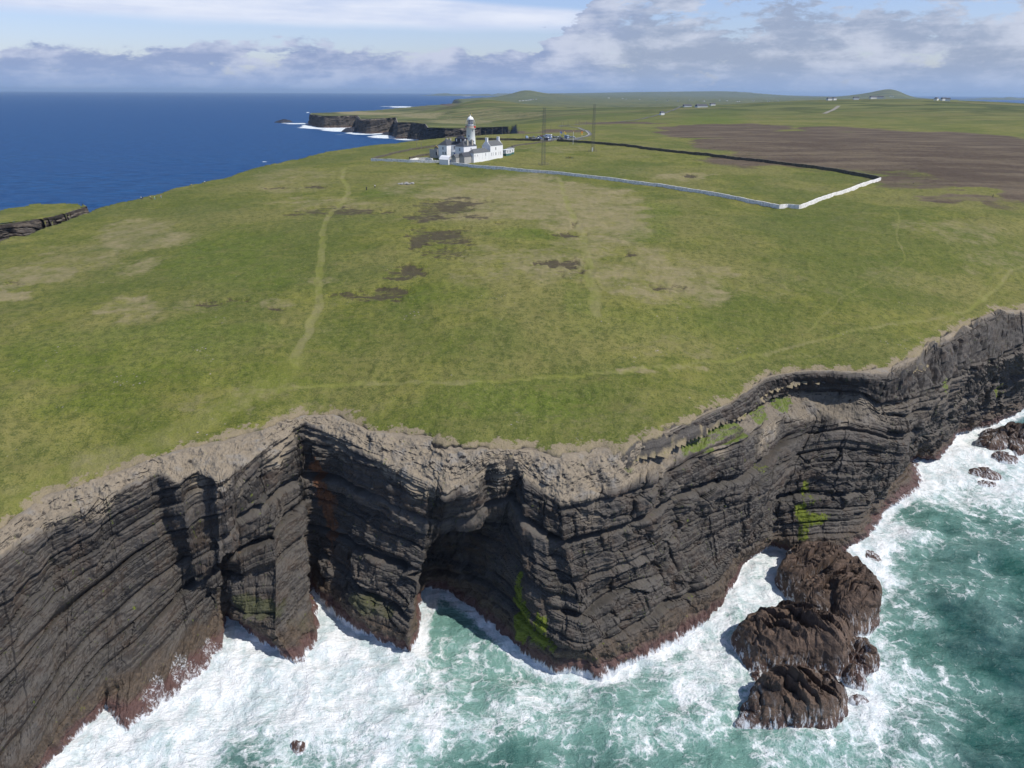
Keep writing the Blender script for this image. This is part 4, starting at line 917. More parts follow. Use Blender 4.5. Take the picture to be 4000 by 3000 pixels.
for z in (17.0, 18.0, 19.05, 20.0): k.lathe([(2.12, z - .05), (2.12, z + .05), (2.0, z + .05), (2.0, z - .05)], 24)
k.build('glazing_bars', M['frame'], lgo)
MB().lathe([(2.35, 20.05), (2.3, 20.3), (2.05, 20.95), (1.55, 21.6), (.9, 22.05), (.45, 22.2), (.42, 22.6), (.25, 22.75), (.02, 22.8)], 28).build('dome', M['tower'], lh, True)
k = MB(); k.tube((0, 0, 22.75), (0, 0, 23.6), .06, mi=0); k.tube((-.9, 0, 23.5), (.9, 0, 23.5), .05, mi=0)
for q in (-.85, .85): k.lathe([(.02, 23.5), (.2, 23.6), (.27, 23.8), (.2, 24.0), (.02, 24.1)], 8, c=(q, 0), mi=1)
k.build('vane', [M['frame'], M['yellow']], lh)
for i in range(12):
    k = MB(); a = 2 * math.pi * i / 12 + .1; pts = [(3.5, 16.3), (3.45, 17.6), (3.2, 18.9), (2.75, 19.8), (2.3, 20.3)]
    for (r0_, za), (r1_, zb) in zip(pts, pts[1:]): k.tube((r0_ * math.cos(a), r0_ * math.sin(a), za), (r1_ * math.cos(a), r1_ * math.sin(a), zb), .055, n=4)
    k.build('cage_rib', M['frame'], lh)
for (a, z) in ((-1.0, 12.2), (-1.95, 8.6), (-.85, 5.0), (-1.1, 1.6)):
    r_ = 3.55 - .65 * (z + .6) / 13.9; k = MB(); k.box(r_ - .06, r_ + .05, -.38, .38, z, z + 1.2); o = k.build('window', M['glass'], lh); o.rotation_euler = (0, 0, a)
    k = MB(); k.box(r_ - .1, r_ + .12, -.5, .5, z - .2, z - .003); k.box(r_ + .05, r_ + .08, -.05, .05, z, z + 1.2); k.build('sill', M['frame'], o)

(loc, E) = frame_at(1395, 750, 64.4, 57.4); cot = Vector(loc)
ct = thing('gabled_cottage', loc, 'white two storey cottage with a slate roof and a chimney on each gable', 'house', rz=UX)
w_ = MB(); L_, Dp = 14.0, 6.4; w_.box(0, L_, 0, Dp, -2.5, E)
for xa in (0, L_ - .35): w_.add([(xa, -.05, E - .3), (xa, Dp + .05, E - .3), (xa, Dp / 2, E + 3.2), (xa + .35, -.05, E - .3), (xa + .35, Dp + .05, E - .3), (xa + .35, Dp / 2, E + 3.2)], [(0, 2, 1), (3, 4, 5), (0, 3, 5, 2), (1, 2, 5, 4), (0, 1, 4, 3)])
w_.build('wall', M['white'], ct)
k = MB(); k.add([(.36, -.2, E - .1), (L_ - .36, -.2, E - .1), (L_ - .36, Dp / 2, E + 2.75), (.36, Dp / 2, E + 2.75), (.36, Dp + .2, E - .1), (L_ - .36, Dp + .2, E - .1)], [(0, 1, 2, 3), (3, 2, 5, 4)]); rfo = k.build('roof', M['slate2'], ct)
for xa in (.1, L_ - 1.2): k = MB(); k.box(xa, xa + 1.1, Dp / 2 - .8, Dp / 2 + .8, E + 2.0, E + 4.4); k.box(xa - .1, xa + 1.2, Dp / 2 - .9, Dp / 2 + .9, E + 4.403, E + 4.65); k.build('chimney', M['white'], rfo)
win(ct, 'y', (0, 6.0), 4.4, .8, 1.5)
for a in (1.3, 3.1, 9.5, 11.5): win(ct, 'y', (0, a), 1.2, .35, 1.7)
win(ct, 'y', (0, 6.1), 1.3, .8, 1.4)

Ls = 17.6; o_ = cot - EU * Ls; sh = thing('low_outbuilding', (o_.x, o_.y, 57.0), 'long low white building with a hipped slate roof joined to the cottage', 'outbuilding', rz=UX)
MB().box(0, Ls - .02, .02, 4.8, -2.5, 4.1).build('wall', M['white'], sh); MB().hip(0, Ls - .3, 0, 4.8, 4.12, 2.2, .22).build('roof', M['slate2'], sh)
for a in (1.2, 4.0): win(sh, 'y', (.02, a), 2.2, .5, .8)
win(sh, 'y', (.02, 12.6), 2.0, .7, 1.3); win(sh, 'x', (0, 2.5), 2.0, .6, .8)
for i in range(9): pass
for a in (2, 5.5, 9, 12.5, 16): k = MB(); k.box(a, a + .12, -.06, .018, -.2, 4.0); k.build('downpipe', M['frame'], sh)

def gable_shed(name, zx, zy, eave, base, L, D, rise, wm, rm, label, cat, along='x', door=None):
    (loc, E) = frame_at(zx, zy, eave, base); t = thing(name, loc, label, cat, rz=UX)
    w_ = MB(); w_.box(0, L, 0, D, -2, E); r = MB(); ov = .2
    if along == 'x':
        for xa in (0, L): w_.add([(xa, 0, E), (xa, D, E), (xa, D / 2, E + rise - .08)], [(0, 1, 2), (0, 2, 1)])
        r.add([(-ov, -ov, E - .1), (L + ov, -ov, E - .1), (L + ov, D / 2, E + rise), (-ov, D / 2, E + rise), (-ov, D + ov, E - .1), (L + ov, D + ov, E - .1)], [(0, 1, 2, 3), (3, 2, 5, 4)])
    else:
        for ya in (0, D): w_.add([(0, ya, E), (L, ya, E), (L / 2, ya, E + rise - .08)], [(0, 1, 2), (0, 2, 1)])
        r.add([(-ov, -ov, E - .1), (-ov, D + ov, E - .1), (L * .25, D + ov, E + rise * .75), (L * .25, -ov, E + rise * .75), (L * .5, D + ov, E + rise), (L * .5, -ov, E + rise), (L * .75, D + ov, E + rise * .75), (L * .75, -ov, E + rise * .75), (L + ov, D + ov, E - .1), (L + ov, -ov, E - .1)], [(0, 1, 2, 3), (3, 2, 4, 5), (5, 4, 6, 7), (7, 6, 8, 9)])
    w_.build('wall', wm, t); r.build('roof', rm, t); return t, E
t, E = gable_shed('stone_shed', 945, 940, 59.4, 57.0, 12.2, 4.4, 2.3, M['stone'], M['slate'], 'long rubble stone shed with a dark slate roof in front of the house', 'shed')
win(t, 'y', (0, 2.2), 1.0, .4, .8)
t, E = gable_shed('small_stone_shed', 800, 955, 59.0, 56.8, 4.6, 3.4, 1.9, M['stone'], M['slate2'], 'small rubble stone shed between the white curved roof shed and the long shed', 'shed')
win(t, 'x', (0, 1.7), .8, .6, .9)
t, E = gable_shed('curved_roof_shed', 668, 990, 57.75, 56.0, 5.2, 6.8, 2.1, M['white'], M['white'], 'small white shed with a curved white roof and a blue door by the boundary wall', 'shed', 'y')
k = MB(); k.box(3.6, 4.6, -.06, .02, -.2, 1.4); k.build('door', M['blue'], t); win(t, 'y', (0, 1.4), .3, .6, .7)
(loc, E) = frame_at(480, 812, 61.0, 57.6)
t = thing('roofless_outhouse', loc, 'rough grey stone outhouse without a roof left of the keepers house', 'outhouse', rz=UX)
w_ = MB(); w_.box(0, .5, 0, 6.6, -2, E); w_.box(.503, 4.5, 6.1, 6.6, -2, E - .3); w_.box(4.503, 5, 0, 6.6, -2, E - .5); w_.build('wall', M['stone'], t)
k = MB(); k.box(-.05, .02, .5, 1.4, -.3, 1.9); k.build('door', M['dark'], t)
t, E = gable_shed('lean_shed', 510, 800, 60.4, 57.6, 4.5, 4.2, 1.8, M['stone'], M['slate'], 'dark roofed shed with a yellow verge behind the roofless outhouse', 'shed')
k = MB(); k.tube((-.25, -.2, E - .05), (-.25, 2.1, E + 1.85), .12, n=4); k.tube((-.25, 2.1, E + 1.85), (-.25, 4.4, E - .05), .12, n=4); k.build('verge', M['yellow'], t)
def cabin(zx, zy, L, D, Hh, label, a0):
    (loc, E) = frame_at(zx, zy, 60.6, 57.8); t = thing('flat_roof_cabin', loc, label, 'cabin', 'flat roofed cabins', rz=UX)
    MB().box(0, L, 0, D, .45, E - .1).build('wall', M['white'], t); MB().box(-.2, L + .2, -.2, D + .2, E - .097, E + .12).build('roof', M['frame'], t); MB().box(.1, L - .1, .1, D - .1, -1.5, .447).build('base', M['green'], t)
    for a in a0: win(t, 'y', (0, a), 1.1, 1.0, 1.1)
    win(t, 'x', (0, D / 2), 1.1, .9, 1.0); return t
cabin(1668, 822, 6.4, 3.6, 2.7, 'larger white flat roofed cabin right beside the gabled cottage', (1.4, 3.4, 5.2)); cabin(1762, 800, 3.2, 3.4, 2.6, 'smaller white flat roofed cabin at the right end of the compound', (1.5,))

# ------------------------------------------------------------------ walls of the compound
def wall(name, pts, h, th, m, label, sink=.6, ragged=.08, cat='wall', group=None):
    W_ = np.array([P(*q)[:2] for q in pts]); L = np.concatenate(([0], np.cumsum(np.hypot(*np.diff(W_, axis=0).T)))); n = max(2, int(L[-1] / 1.5))
    tq = np.linspace(0, L[-1], n); x = np.interp(tq, L, W_[:, 0]); y = np.interp(tq, L, W_[:, 1]); tx = np.gradient(x); ty = np.gradient(y); l = np.hypot(tx, ty); nx, ny = -ty / l * th / 2, tx / l * th / 2
    z = H(x, y); top = z + h + ragged * fbm(tq / 2.0, tq * 0, 0, 3, len(pts)); c = (x[0], y[0], z[0]); k = MB(); vs = []
    for i in range(n):
        f = 1.25; vs += [(x[i] + nx[i] * f - c[0], y[i] + ny[i] * f - c[1], z[i] - sink - c[2]), (x[i] + nx[i] - c[0], y[i] + ny[i] - c[1], top[i] - c[2]), (x[i] - nx[i] - c[0], y[i] - ny[i] - c[1], top[i] - c[2]), (x[i] - nx[i] * f - c[0], y[i] - ny[i] * f - c[1], z[i] - sink - c[2])]
    fs = [(4 * i + j, 4 * i + j + 1, 4 * i + 5 + j, 4 * i + 4 + j) for i in range(n - 1) for j in range(3)] + [(0, 3, 2, 1), (4 * n - 4, 4 * n - 3, 4 * n - 2, 4 * n - 1)]
    k.add(vs, fs); o = k.build(name, m); o.location = c; return tag(o, label, cat, group)
wall('boundary_wall', [(802,347.5),(840,348.5),(885,350.5),(952,352.5),(1022,362),(1090,367),(1161,373.5),(1240,381),(1327,391),(1420,403),(1507,417),(1600,434),(1683,451),(1700,449),(1727,451.5),(1763,437),(1830,415),(1901,390)], 1.55, .6, M['wash'], 'long whitewashed stone wall running below the lighthouse to the far right corner')
wall('field_wall', [(1901,388.5),(1807,370.5),(1700,357),(1607,346.5),(1527,336),(1447,328.5),(1355,316.5),(1290,311),(1241,307.5),(1204,305)], 1.7, 1.2, M['sod'], 'dark stone wall closing the back of the right hand field', ragged=.15)
wall('field_wall', [(1168,304.6),(1106,303.3),(1060,302.5),(1029,301.8)], 1.7, 1.2, M['sod'], 'dark stone wall behind the cottage in front of the parked cars', ragged=.15)
wall('drive_wall', [(1106,317.5),(1140,312),(1173,307),(1192,305.4)], 1.0, .8, M['sod'], 'low wall along the drive from the cabins to the gate')
wall('garden_wall', [(804,345.5),(845,334),(890,324),(930,318.5),(958,315)], 1.2, 1.0, M['sod'], 'dark sod wall closing the left garden behind the house', ragged=.15)
wall('garden_wall', [(885,344),(915,337),(945,333.5)], 1.3, .8, M['sod'], 'short dark wall inside the left garden below the outhouse', ragged=.15)
wall('garden_wall', [(885,348),(903,344.5),(921,344.5),(934,346.5)], 1.1, .7, M['wash'], 'short white wall just behind the boundary wall left of the curved shed')

# ------------------------------------------------------------------ masts, poles, flags
def mast(u, v, vt, label):
    p = P(u, v); r = math.hypot(p[0], p[1]); top = PR(u, vt, r)[2]; h = top - p[2]; t = thing('radio_mast', p, label, 'mast', 'radio masts', rz=.35)
    w0, w1 = .95, .55; cs = [(-1, -1), (1, -1), (1, 1), (-1, 1)]
    for (a, b_) in cs: MB().tube((a * w0, b_ * w0, -.5), (a * w1, b_ * w1, h), .08, .06, n=4).build('leg', M['steel'], t)
    k = MB(); n = int(h / 1.6)
    for i in range(n):
        za, zb = h * i / n, h * (i + 1) / n; wa = w0 + (w1 - w0) * i / n; wb = w0 + (w1 - w0) * (i + 1) / n
        for j in range(4):
            c, d = cs[j], cs[(j + 1) % 4]; k.tube((c[0] * wa, c[1] * wa, za), (d[0] * wb, d[1] * wb, zb), .035, n=3); k.tube((c[0] * wa, c[1] * wa, za), (d[0] * wa, d[1] * wa, za), .035, n=3)
    k.build('bracing', M['steel'], t)
    k = MB()
    for i in range(12):
        a = i * math.pi / 6; b2 = (i + 1) * math.pi / 6; k.tube((3 * math.cos(a), 3 * math.sin(a), -.3), (3 * math.cos(a), 3 * math.sin(a), 1.3), .05, n=4)
        for z in (.6, 1.2): k.tube((3 * math.cos(a), 3 * math.sin(a), z), (3 * math.cos(b2), 3 * math.sin(b2), z), .025, n=3)
    k.build('base_fence', M['wood'], t); return t
mast(1173.5, 356.5, 232, 'nearer tall lattice radio mast standing just behind the white boundary wall')
m2 = mast(1280, 327.5, 225, 'farther tall lattice radio mast near the back field wall')
q = P(1279.5, 328); t = thing('equipment_box', q, 'narrow white equipment box at the foot of the farther mast', 'box'); MB().box(-.35, .35, -.35, .35, -.3, 2.6).build('body', M['frame'], t); MB().box(-.45, .45, -.45, .45, 2.6, 2.75).build('lid', M['frame'], t)
def pole(zf, x, y0, y1, label, cross=True, group='utility poles', base=None, name='utility_pole'):
    u, v = zf(x, y1); p = P(u, v); r = math.hypot(p[0], p[1]); h = max(5.0, PR(zf(x, y0)[0], zf(x, y0)[1], r)[2] - p[2]); t = thing(name, p, label, 'pole', group, rz=.5)
    MB().tube((0, 0, -.6), (0, 0, h), .17, .11, n=6).build('post', M['wood'], t)
    if cross:
        k = MB(); k.box(-.9, .9, -.07, .07, h - .7, h - .55)
        for q in (-.8, 0, .8): k.tube((q, 0, h - .55), (q, 0, h - .3), .06)
        k.build('crossarm', M['wood'], t)
    return t
for (x, y0, y1, lab) in [(122,540,780,'tall pale pole on the grass left of the house near the sea edge'),(205,690,810,'short pole between the pale pole and the garden wall'),(320,780,985,'thin pole inside the left garden beside the stone outhouse'),(1220,400,555,'tall pole just right of the lighthouse gallery'),
   (1310,490,590,'short pole above the left gable chimney of the cottage'),(1430,440,545,'pole above the middle of the cottage roof'),(1602,415,550,'pole above the right gable of the cottage'),(770,455,590,'pole above the dark dormer left of the tower'),(1860,470,530,'pole left of the tall thin pole above the blue van'),(1890,425,520,'tall thin pole above the blue van')]:
    pole(z1, x, y0, y1, lab)
for (x, y0, y1, lab) in [(945,135,245,'pole above the flagpoles, left of a close pair'),(982,120,215,'tall pole above the yellow flag'),(1075,150,200,'small pole between the yellow flag and the weather post line'),(1228,100,190,'left pole of the pair above the silver car'),(1287,95,195,'right pole of the pair above the silver car'),(1425,110,185,'pole above the bend of the road'),
   (1797,10,110,'tall pole right of the farther mast'),(1980,8,62,'pole farther right along the road line'),(575,210,320,'pole just left of the nearer mast above the cars'),(745,225,280,'short pole above the white camper van')]:
    pole(z2, x, y0, y1, lab)
u, v = z2(215, 450); p = P(u, v); t = thing('street_lamp', p, 'lamp post with a short arm left of the blue van', 'lamp'); MB().tube((0, 0, -.4), (0, 0, 5.6), .09, .06).build('post', M['steel'], t); k = MB(); k.tube((0, 0, 5.6), (-1.5, 0, 5.9), .06); k.box(-1.9, -1.3, -.12, .12, 5.85, 6.0); k.build('lamp_arm', M['steel'], t)
def flag(x, y0, y1, fm, label, fl=True):
    u, v = z2(x, y1); p = P(u, v); r = math.hypot(p[0], p[1]); h = PR(*z2(x, y0), r)[2] - p[2]; t = thing('flagpole', p, label, 'flagpole', 'flagpoles by the gate')
    MB().tube((0, 0, -.3), (0, 0, h), .11, .07).build('pole', M['frame'], t)
    if fl:
        k = MB(); n = 8; vs = []
        for i in range(n + 1):
            a = i / n; yy = .18 * math.sin(a * 7) ; dr = -.9 * a * a; vs += [(.08 + 1.5 * a, yy, h - .1 + dr), (.08 + 1.5 * a, yy + .05, h - 1.6 + dr * 1.1)]
        k.add(vs, [(2 * i, 2 * i + 1, 2 * i + 3, 2 * i + 2) for i in range(n)]); k.build('flag', fm, t)
    return t
M['flagblue'] = simple('blue_flag', (0.10, 0.16, 0.42), .7, .1); flag(920, 305, 475, M['flagblue'], 'flagpole with a small blue flag left of the yellow flag'); flag(998, 310, 485, M['yellow'], 'flagpole flying a yellow flag'); flag(1072, 362, 490, M['frame'], 'bare white pole in front of the dark fronted camper', False)
u, v = z2(1172, 562); p = P(u, v); t = thing('weather_post', p, 'slim white post with a yellow arm inside a ring of posts', 'post'); r = math.hypot(p[0], p[1]); h = PR(*z2(1175, 318), r)[2] - p[2]
MB().tube((0, 0, -.3), (0, 0, h), .13, .1).build('post', M['frame'], t); k = MB(); k.tube((0, 0, h), (2.6, 0, h + 2.6), .07, .04); k.tube((0, 0, h), (-.9, 0, h + 1.5), .05, .03); k.build('arm', M['yellow'], t)
k = MB()
for i in range(14):
    a = i * math.pi / 7; b2 = (i + 1) * math.pi / 7; k.tube((3 * math.cos(a), 3 * math.sin(a), -.3), (3 * math.cos(a), 3 * math.sin(a), 1.3), .06, n=4); k.tube((3 * math.cos(a), 3 * math.sin(a), 1.15), (3 * math.cos(b2), 3 * math.sin(b2), 1.15), .03, n=3)
k.build('post_ring', M['wood'], t)
u, v = z2(1342, 408); p = P(u, v); t = thing('road_sign', p, 'orange road sign on a short post inside the bend of the road', 'sign'); MB().tube((0, 0, -.3), (0, 0, 3.6), .09).build('post', M['frame'], t)
k = MB(); k.add([(-1.1, -.08, 3.6), (0, -.08, 2.5), (1.1, -.08, 3.6), (0, -.08, 4.7), (-1.1, .02, 3.6), (0, .02, 2.5), (1.1, .02, 3.6), (0, .02, 4.7)], [(0, 1, 2, 3), (7, 6, 5, 4), (0, 4, 5, 1), (1, 5, 6, 2), (2, 6, 7, 3), (3, 7, 4, 0)]); k.build('sign_board', M['orange'], t)
k = MB(); k.box(-.8, .8, -.08, .02, 1.5, 2.35); k.build('lower_board', M['yellow'], t)
u, v = z2(1105, 838); p = P(u, v); t = thing('fenced_plot', p, 'small plot ringed with dark posts in the field behind the white wall', 'fence')
for yy in (-1.6, 1.6):
    k = MB(); k.tube((-2.4, yy, .9), (2.4, yy, .9), .04, n=4)
    for i in range(9): k.tube((-2.4 + .6 * i, yy, -.3), (-2.4 + .6 * i, yy, 1.3 + .2 * (i % 2)), .05, n=4)
    k.build('post_row', M['dark'], t); k = MB(); k.box(-.3, .4, -1.72, -1.66, .6, 1.35); k.build('notice_board', M['yellow'], t)

# ------------------------------------------------------------------ car park, road, vehicles
def ribbon(name, pts, w, m, lift, kind='structure', closed=None):
    W_ = np.array([P(*q)[:2] for q in pts])
    for _ in range(2):
        n2_ = [W_[0]]
        for i in range(len(W_) - 1): n2_ += [W_[i] * .75 + W_[i + 1] * .25, W_[i] * .25 + W_[i + 1] * .75]
        W_ = np.array(n2_ + [W_[-1]])
    L = np.concatenate(([0], np.cumsum(np.hypot(*np.diff(W_, axis=0).T)))); n = int(L[-1] / 3) + 2; tq = np.linspace(0, L[-1], n); x = np.interp(tq, L, W_[:, 0]); y = np.interp(tq, L, W_[:, 1]); tx = np.gradient(x); ty = np.gradient(y); l = np.hypot(tx, ty); ww = np.interp(tq, L, np.linspace(w[0], w[1], len(L))) if isinstance(w, tuple) else w
    nx, ny = -ty / l * ww / 2, tx / l * ww / 2; vs = []
    for s_ in (-1, -.33, .33, 1): vs.append(np.stack((x + s_ * nx, y + s_ * ny, H(x + s_ * nx, y + s_ * ny) + lift), -1))
    V_ = np.concatenate(vs); f = np.concatenate([gridfaces(4, n)])
    o = obj_from(name, V_, f, m, True); o['kind'] = kind; return o
ribbon('car_park', [z2(230,462),z2(480,462),z2(720,468),z2(1000,462),z2(1250,446)], 26.0, M['tarmac'], .16)
ribbon('road', [z2(1200,452),z2(1330,430),z2(1450,405),z2(1510,370),z2(1470,325),z2(1360,275),z2(1235,235),z2(1000,213),z2(900,218)], 4.2, M['tarmac'], .20)
ribbon('road_line', [z2(1200,449),z2(1330,426),z2(1440,400),z2(1492,368),z2(1455,328),z2(1350,279),z2(1240,240)], .5, M['mark'], .26)
ribbon('road', [z2(900,212),z2(1250,185),z2(1700,155),(1360,262),(1410,252),(1450,240),(1472,231),(1482,228)], 4.5, M['tarmac'], .5)
ribbon('lane', [(1780,246),(1800,238),(1812,229)], 7.0, simple('gravel', (.25, .23, .18), .9, .2), .5)
ribbon('drive', [z1(1600,880),z2(0,600),z2(300,555),z2(600,510),z2(780,488)], 4.0, M['tarmac'], .14)
ribbon('path', [z1(860,1020),z1(1000,1012),z1(1140,1002)], 1.5, simple('gravel_path', (.4, .38, .34), .9, .2), .12)
CARM = {}
def carpaint(n, c): CARM[n] = simple('car_paint_' + n, c, .35, .04, spec=.5); return CARM[n]
for n, c in dict(white=(.75, .75, .76), black=(.02, .02, .025), blue=(.07, .12, .25), silver=(.42, .45, .48), grey=(.10, .11, .13), red=(.16, .02, .03), steel=(.20, .27, .36)).items(): carpaint(n, c)
def prism(k, prof, w, mi=0, taper=0.0, ztop=None):
    n = len(prof); vs = [(x, -w + (taper if ztop and z > ztop else 0), z) for x, z in prof] + [(x, w - (taper if ztop and z > ztop else 0), z) for x, z in prof]
    k.add(vs, [list(range(n)), list(range(n, 2 * n))[::-1]] + [(i, n + i, n + (i + 1) % n, (i + 1) % n) for i in range(n)], mi)
def make_vehicle(kind, m):
    t = bpy.data.objects.new({'car': 'parked_car', 'van': 'parked_van', 'camper': 'camper_van'}[kind], None); COL.objects.link(t)
    b_ = MB(); g_ = MB()
    if kind == 'car':
        prism(b_, [(-2.1, .35), (2.1, .35), (2.15, .75), (1.1, .95), (.45, 1.45), (-1.2, 1.5), (-1.95, 1.0), (-2.15, .9)], .86, taper=.12, ztop=1.2); prism(g_, [(1.0, .98), (.42, 1.38), (-1.15, 1.42), (-1.8, 1.0)], .88, taper=.1, ztop=1.2); ax = 1.3
    elif kind == 'van':
        prism(b_, [(-2.6, .4), (2.6, .4), (2.65, 1.1), (2.0, 1.3), (1.4, 2.3), (-2.5, 2.45), (-2.6, 2.2)], .98, taper=.08, ztop=1.8); prism(g_, [(1.95, 1.35), (1.45, 2.05), (-1.9, 2.1), (-1.9, 1.45)], 1.0, taper=.08, ztop=1.8); ax = 1.7
    else:
        prism(b_, [(-3.4, .5), (3.1, .5), (3.2, 1.1), (2.4, 1.4), (2.0, 2.1), (2.9, 2.5), (2.7, 3.0), (-3.4, 3.05)], 1.12); prism(g_, [(2.42, 1.38), (2.02, 2.05), (1.3, 2.05), (1.3, 1.4)], 1.14); g_.box(-2.4, -1.2, -1.15, 1.15, 1.7, 2.3); ax = 2.1
    b_.build('body', m, t); g_.build('window', M['glass'], t)
    for sx in (-ax, ax):
        for sy in (-1, 1):
            k = MB(); k.tube((0, -.1, 0), (0, .1, 0), .33, n=10); o = k.build('wheel', M['rubber'], t); o.location = (sx, sy * (.82 if kind == 'car' else 1.0), .33)
    for sy in (-.6, .6): k = MB(); xx = {'car': 2.14, 'van': 2.63, 'camper': 3.15}[kind]; k.box(xx - .05, xx + .04, sy - .16, sy + .16, .68, .82); k.build('headlight', M['frame'], t)
    return t
protos = {}
def vehicle(kind, colr, x, y, rz, label):
    u, v = z2(x, y); p = P(u, v); p[2] += .17; key = (kind, colr)
    if key not in protos: t = make_vehicle(kind, CARM[colr]); protos[key] = t; t.location = p; t.rotation_euler = (0, 0, rz)
    else: t = dup(protos[key], p, rz)
    return tag(t, label, {'car': 'car', 'van': 'van', 'camper': 'camper van'}[kind], 'vehicles parked in the lighthouse car park')
for a in [('van','steel',285,455,-1.4,'blue grey van at the left end of the parked row'),('car','black',358,454,-1.3,'black car right beside the blue grey van'),('car','grey',418,438,-1.4,'dark grey car second from the blue grey van'),('car','white',495,458,-.4,'bright white car left of the nearer mast'),
   ('car','blue',555,458,-1.2,'blue car between the bright white car and the mast'),('car','grey',520,432,-1.0,'dark grey car behind the bright white car'),('car','red',575,418,-1.2,'dark red car in the back row left of the mast'),('car','blue',610,425,-1.2,'blue car half behind the lattice mast'),
   ('camper','white',705,440,-.5,'tall white camper van right of the nearer mast'),('car','white',680,458,-.5,'white car in front of the tall white camper van'),('car','blue',738,466,-1.3,'small blue car in front of the camper van'),('car','black',782,432,-1.2,'black car close behind the white camper'),
   ('car','grey',818,440,-1.2,'dark grey car between the camper and the flagpoles'),('car','silver',872,442,-.6,'silver car just left of the blue flag'),('van','black',920,462,-1.5,'black van at the foot of the blue flag'),('car','black',960,466,-1.4,'black car between the two flags'),
   ('camper','steel',1050,458,-1.2,'blue grey camper van right of the yellow flag'),('car','grey',1122,440,-1.2,'dark grey car right beside the blue grey camper'),('car','silver',1170,440,-.4,'silver car at the right end of the car park')]: vehicle(*a)
u, v = z2(650, 500); p = P(u, v); t = thing('ticket_hut', p, 'small black hut beside the gate', 'hut'); MB().box(-1.8, 1.8, -1.3, 1.3, -.4, 2.5).build('wall', M['dark'], t); MB().box(-1.95, 1.95, -1.45, 1.45, 2.503, 2.7).build('roof', M['slate'], t)
u, v = z2(722, 497); p = P(u, v); t = thing('kiosk', p, 'low white kiosk right beside the black hut', 'kiosk'); MB().box(-1.2, 1.2, -.8, .8, -.3, 1.3).build('counter', M['frame'], t); MB().box(-1.3, 1.3, -.9, .9, 1.303, 1.42).build('top', M['white'], t)
u, v = z2(825, 482); p = P(u, v); t = thing('gate_pillar', p, 'pale stone pillar at the end of the back field wall', 'pillar'); MB().box(-.45, .45, -.45, .45, -.3, 1.6).build('shaft', M['tan'], t); MB().hip(-.45, .45, -.45, .45, 1.63, .3, .08).build('cap', M['tan'], t)

# ------------------------------------------------------------------ walkers
SKIN = simple('skin', (.45, .27, .19), .6, .1)
cm = {}
def cloth(c):
    if c not in cm: cm[c] = simple('cloth', c, .9, .15, 6)
    return cm[c]
def person(u, v, rz, topc, legc, hairc, label, arms='down', stride=.2, size=1.75):
    p = P(u, v); t = thing('person', p, label, 'person', rz=rz); s = size / 1.75
    J = {'pel': (0, 0, .95), 'ch': (0, 0, 1.25), 'nk': (0, 0, 1.47), 'hd': (0, .02, 1.60), 'tp': (0, .01, 1.72)}
    ed = [('pel', 'ch'), ('ch', 'nk'), ('nk', 'hd'), ('hd', 'tp')]; R_ = {'pel': .13, 'ch': .14, 'nk': .055, 'hd': .095, 'tp': .06}
    for q, sg in (('l', -1), ('r', 1)):
        st = stride * sg; J['h' + q] = (sg * .10, 0, .90); J['k' + q] = (sg * .11, st * .5 + .04, .49); J['a' + q] = (sg * .11, st, .08); J['t' + q] = (sg * .12, st + .16, .04)
        J['s' + q] = (sg * .18, 0, 1.40)
        if arms == 'up': J['e' + q] = (sg * .26, .14, 1.22); J['w' + q] = (sg * .10, .34, 1.45); J['f' + q] = (sg * .05, .40, 1.50)
        else: J['e' + q] = (sg * .24, -.03 - st * .3, 1.13); J['w' + q] = (sg * .25, .06 - st * .8, .88); J['f' + q] = (sg * .25, .09 - st * .8, .79)
        ed += [('pel', 'h' + q), ('h' + q, 'k' + q), ('k' + q, 'a' + q), ('a' + q, 't' + q), ('ch', 's' + q), ('s' + q, 'e' + q), ('e' + q, 'w' + q), ('w' + q, 'f' + q)]
        R_.update({'h' + q: .095, 'k' + q: .062, 'a' + q: .042, 't' + q: .035, 's' + q: .06, 'e' + q: .043, 'w' + q: .03, 'f' + q: .028})
    def skin(name, names, m, grow, par, sub=1):
        idx = {n: i for i, n in enumerate(names)}; me = bpy.data.meshes.new(name); me.from_pydata([tuple(c * s for c in J[n]) for n in names], [(idx[a], idx[b]) for a, b in ed if a in idx and b in idx], [])
        o = bpy.data.objects.new(name, me); COL.objects.link(o); o.parent = par; me.materials.append(m); sk = o.modifiers.new('skin', 'SKIN'); sk.use_smooth_shade = True
        if not me.skin_vertices: 
            bm = bmesh.new(); bm.from_mesh(me); bm.verts.layers.skin.verify(); bm.to_mesh(me); bm.free()
        for n, i in idx.items(): d = me.skin_vertices[0].data[i]; r = (R_[n] + grow) * s; d.radius = (r, r); d.use_root = (i == 0)
        o.modifiers.new('sub', 'SUBSURF').levels = sub; o.modifiers['sub'].render_levels = sub; return o
    skin('body', list(J), SKIN, 0, t)
    skin('jacket', ['pel', 'ch', 'nk', 'sl', 'sr', 'el', 'er', 'wl', 'wr'], cloth(topc), .022, t)
    skin('trousers', ['pel', 'hl', 'hr', 'kl', 'kr', 'al', 'ar'], cloth(legc), .018, t)
    k = MB(); k.lathe([(.02, 1.75 * s), (.085, 1.72 * s), (.11, 1.64 * s), (.10, 1.56 * s)], 10, c=(0, -.015)); k.build('hair', cloth(hairc), t, True); return t
person(*z3(290, 560), -.3, (.8, .8, .78), (.03, .04, .10), (.05, .03, .02), 'person in a white top and dark trousers, leftmost at the sea edge')
person(*z3(314, 556), 2.6, (.03, .05, .14), (.03, .04, .10), (.04, .03, .02), 'person in dark blue close behind the white topped walker')
person(*z3(488, 545), 2.9, (.60, .50, .40), (.03, .03, .04), (.25, .15, .08), 'person in a beige top and black trousers beside the dog')
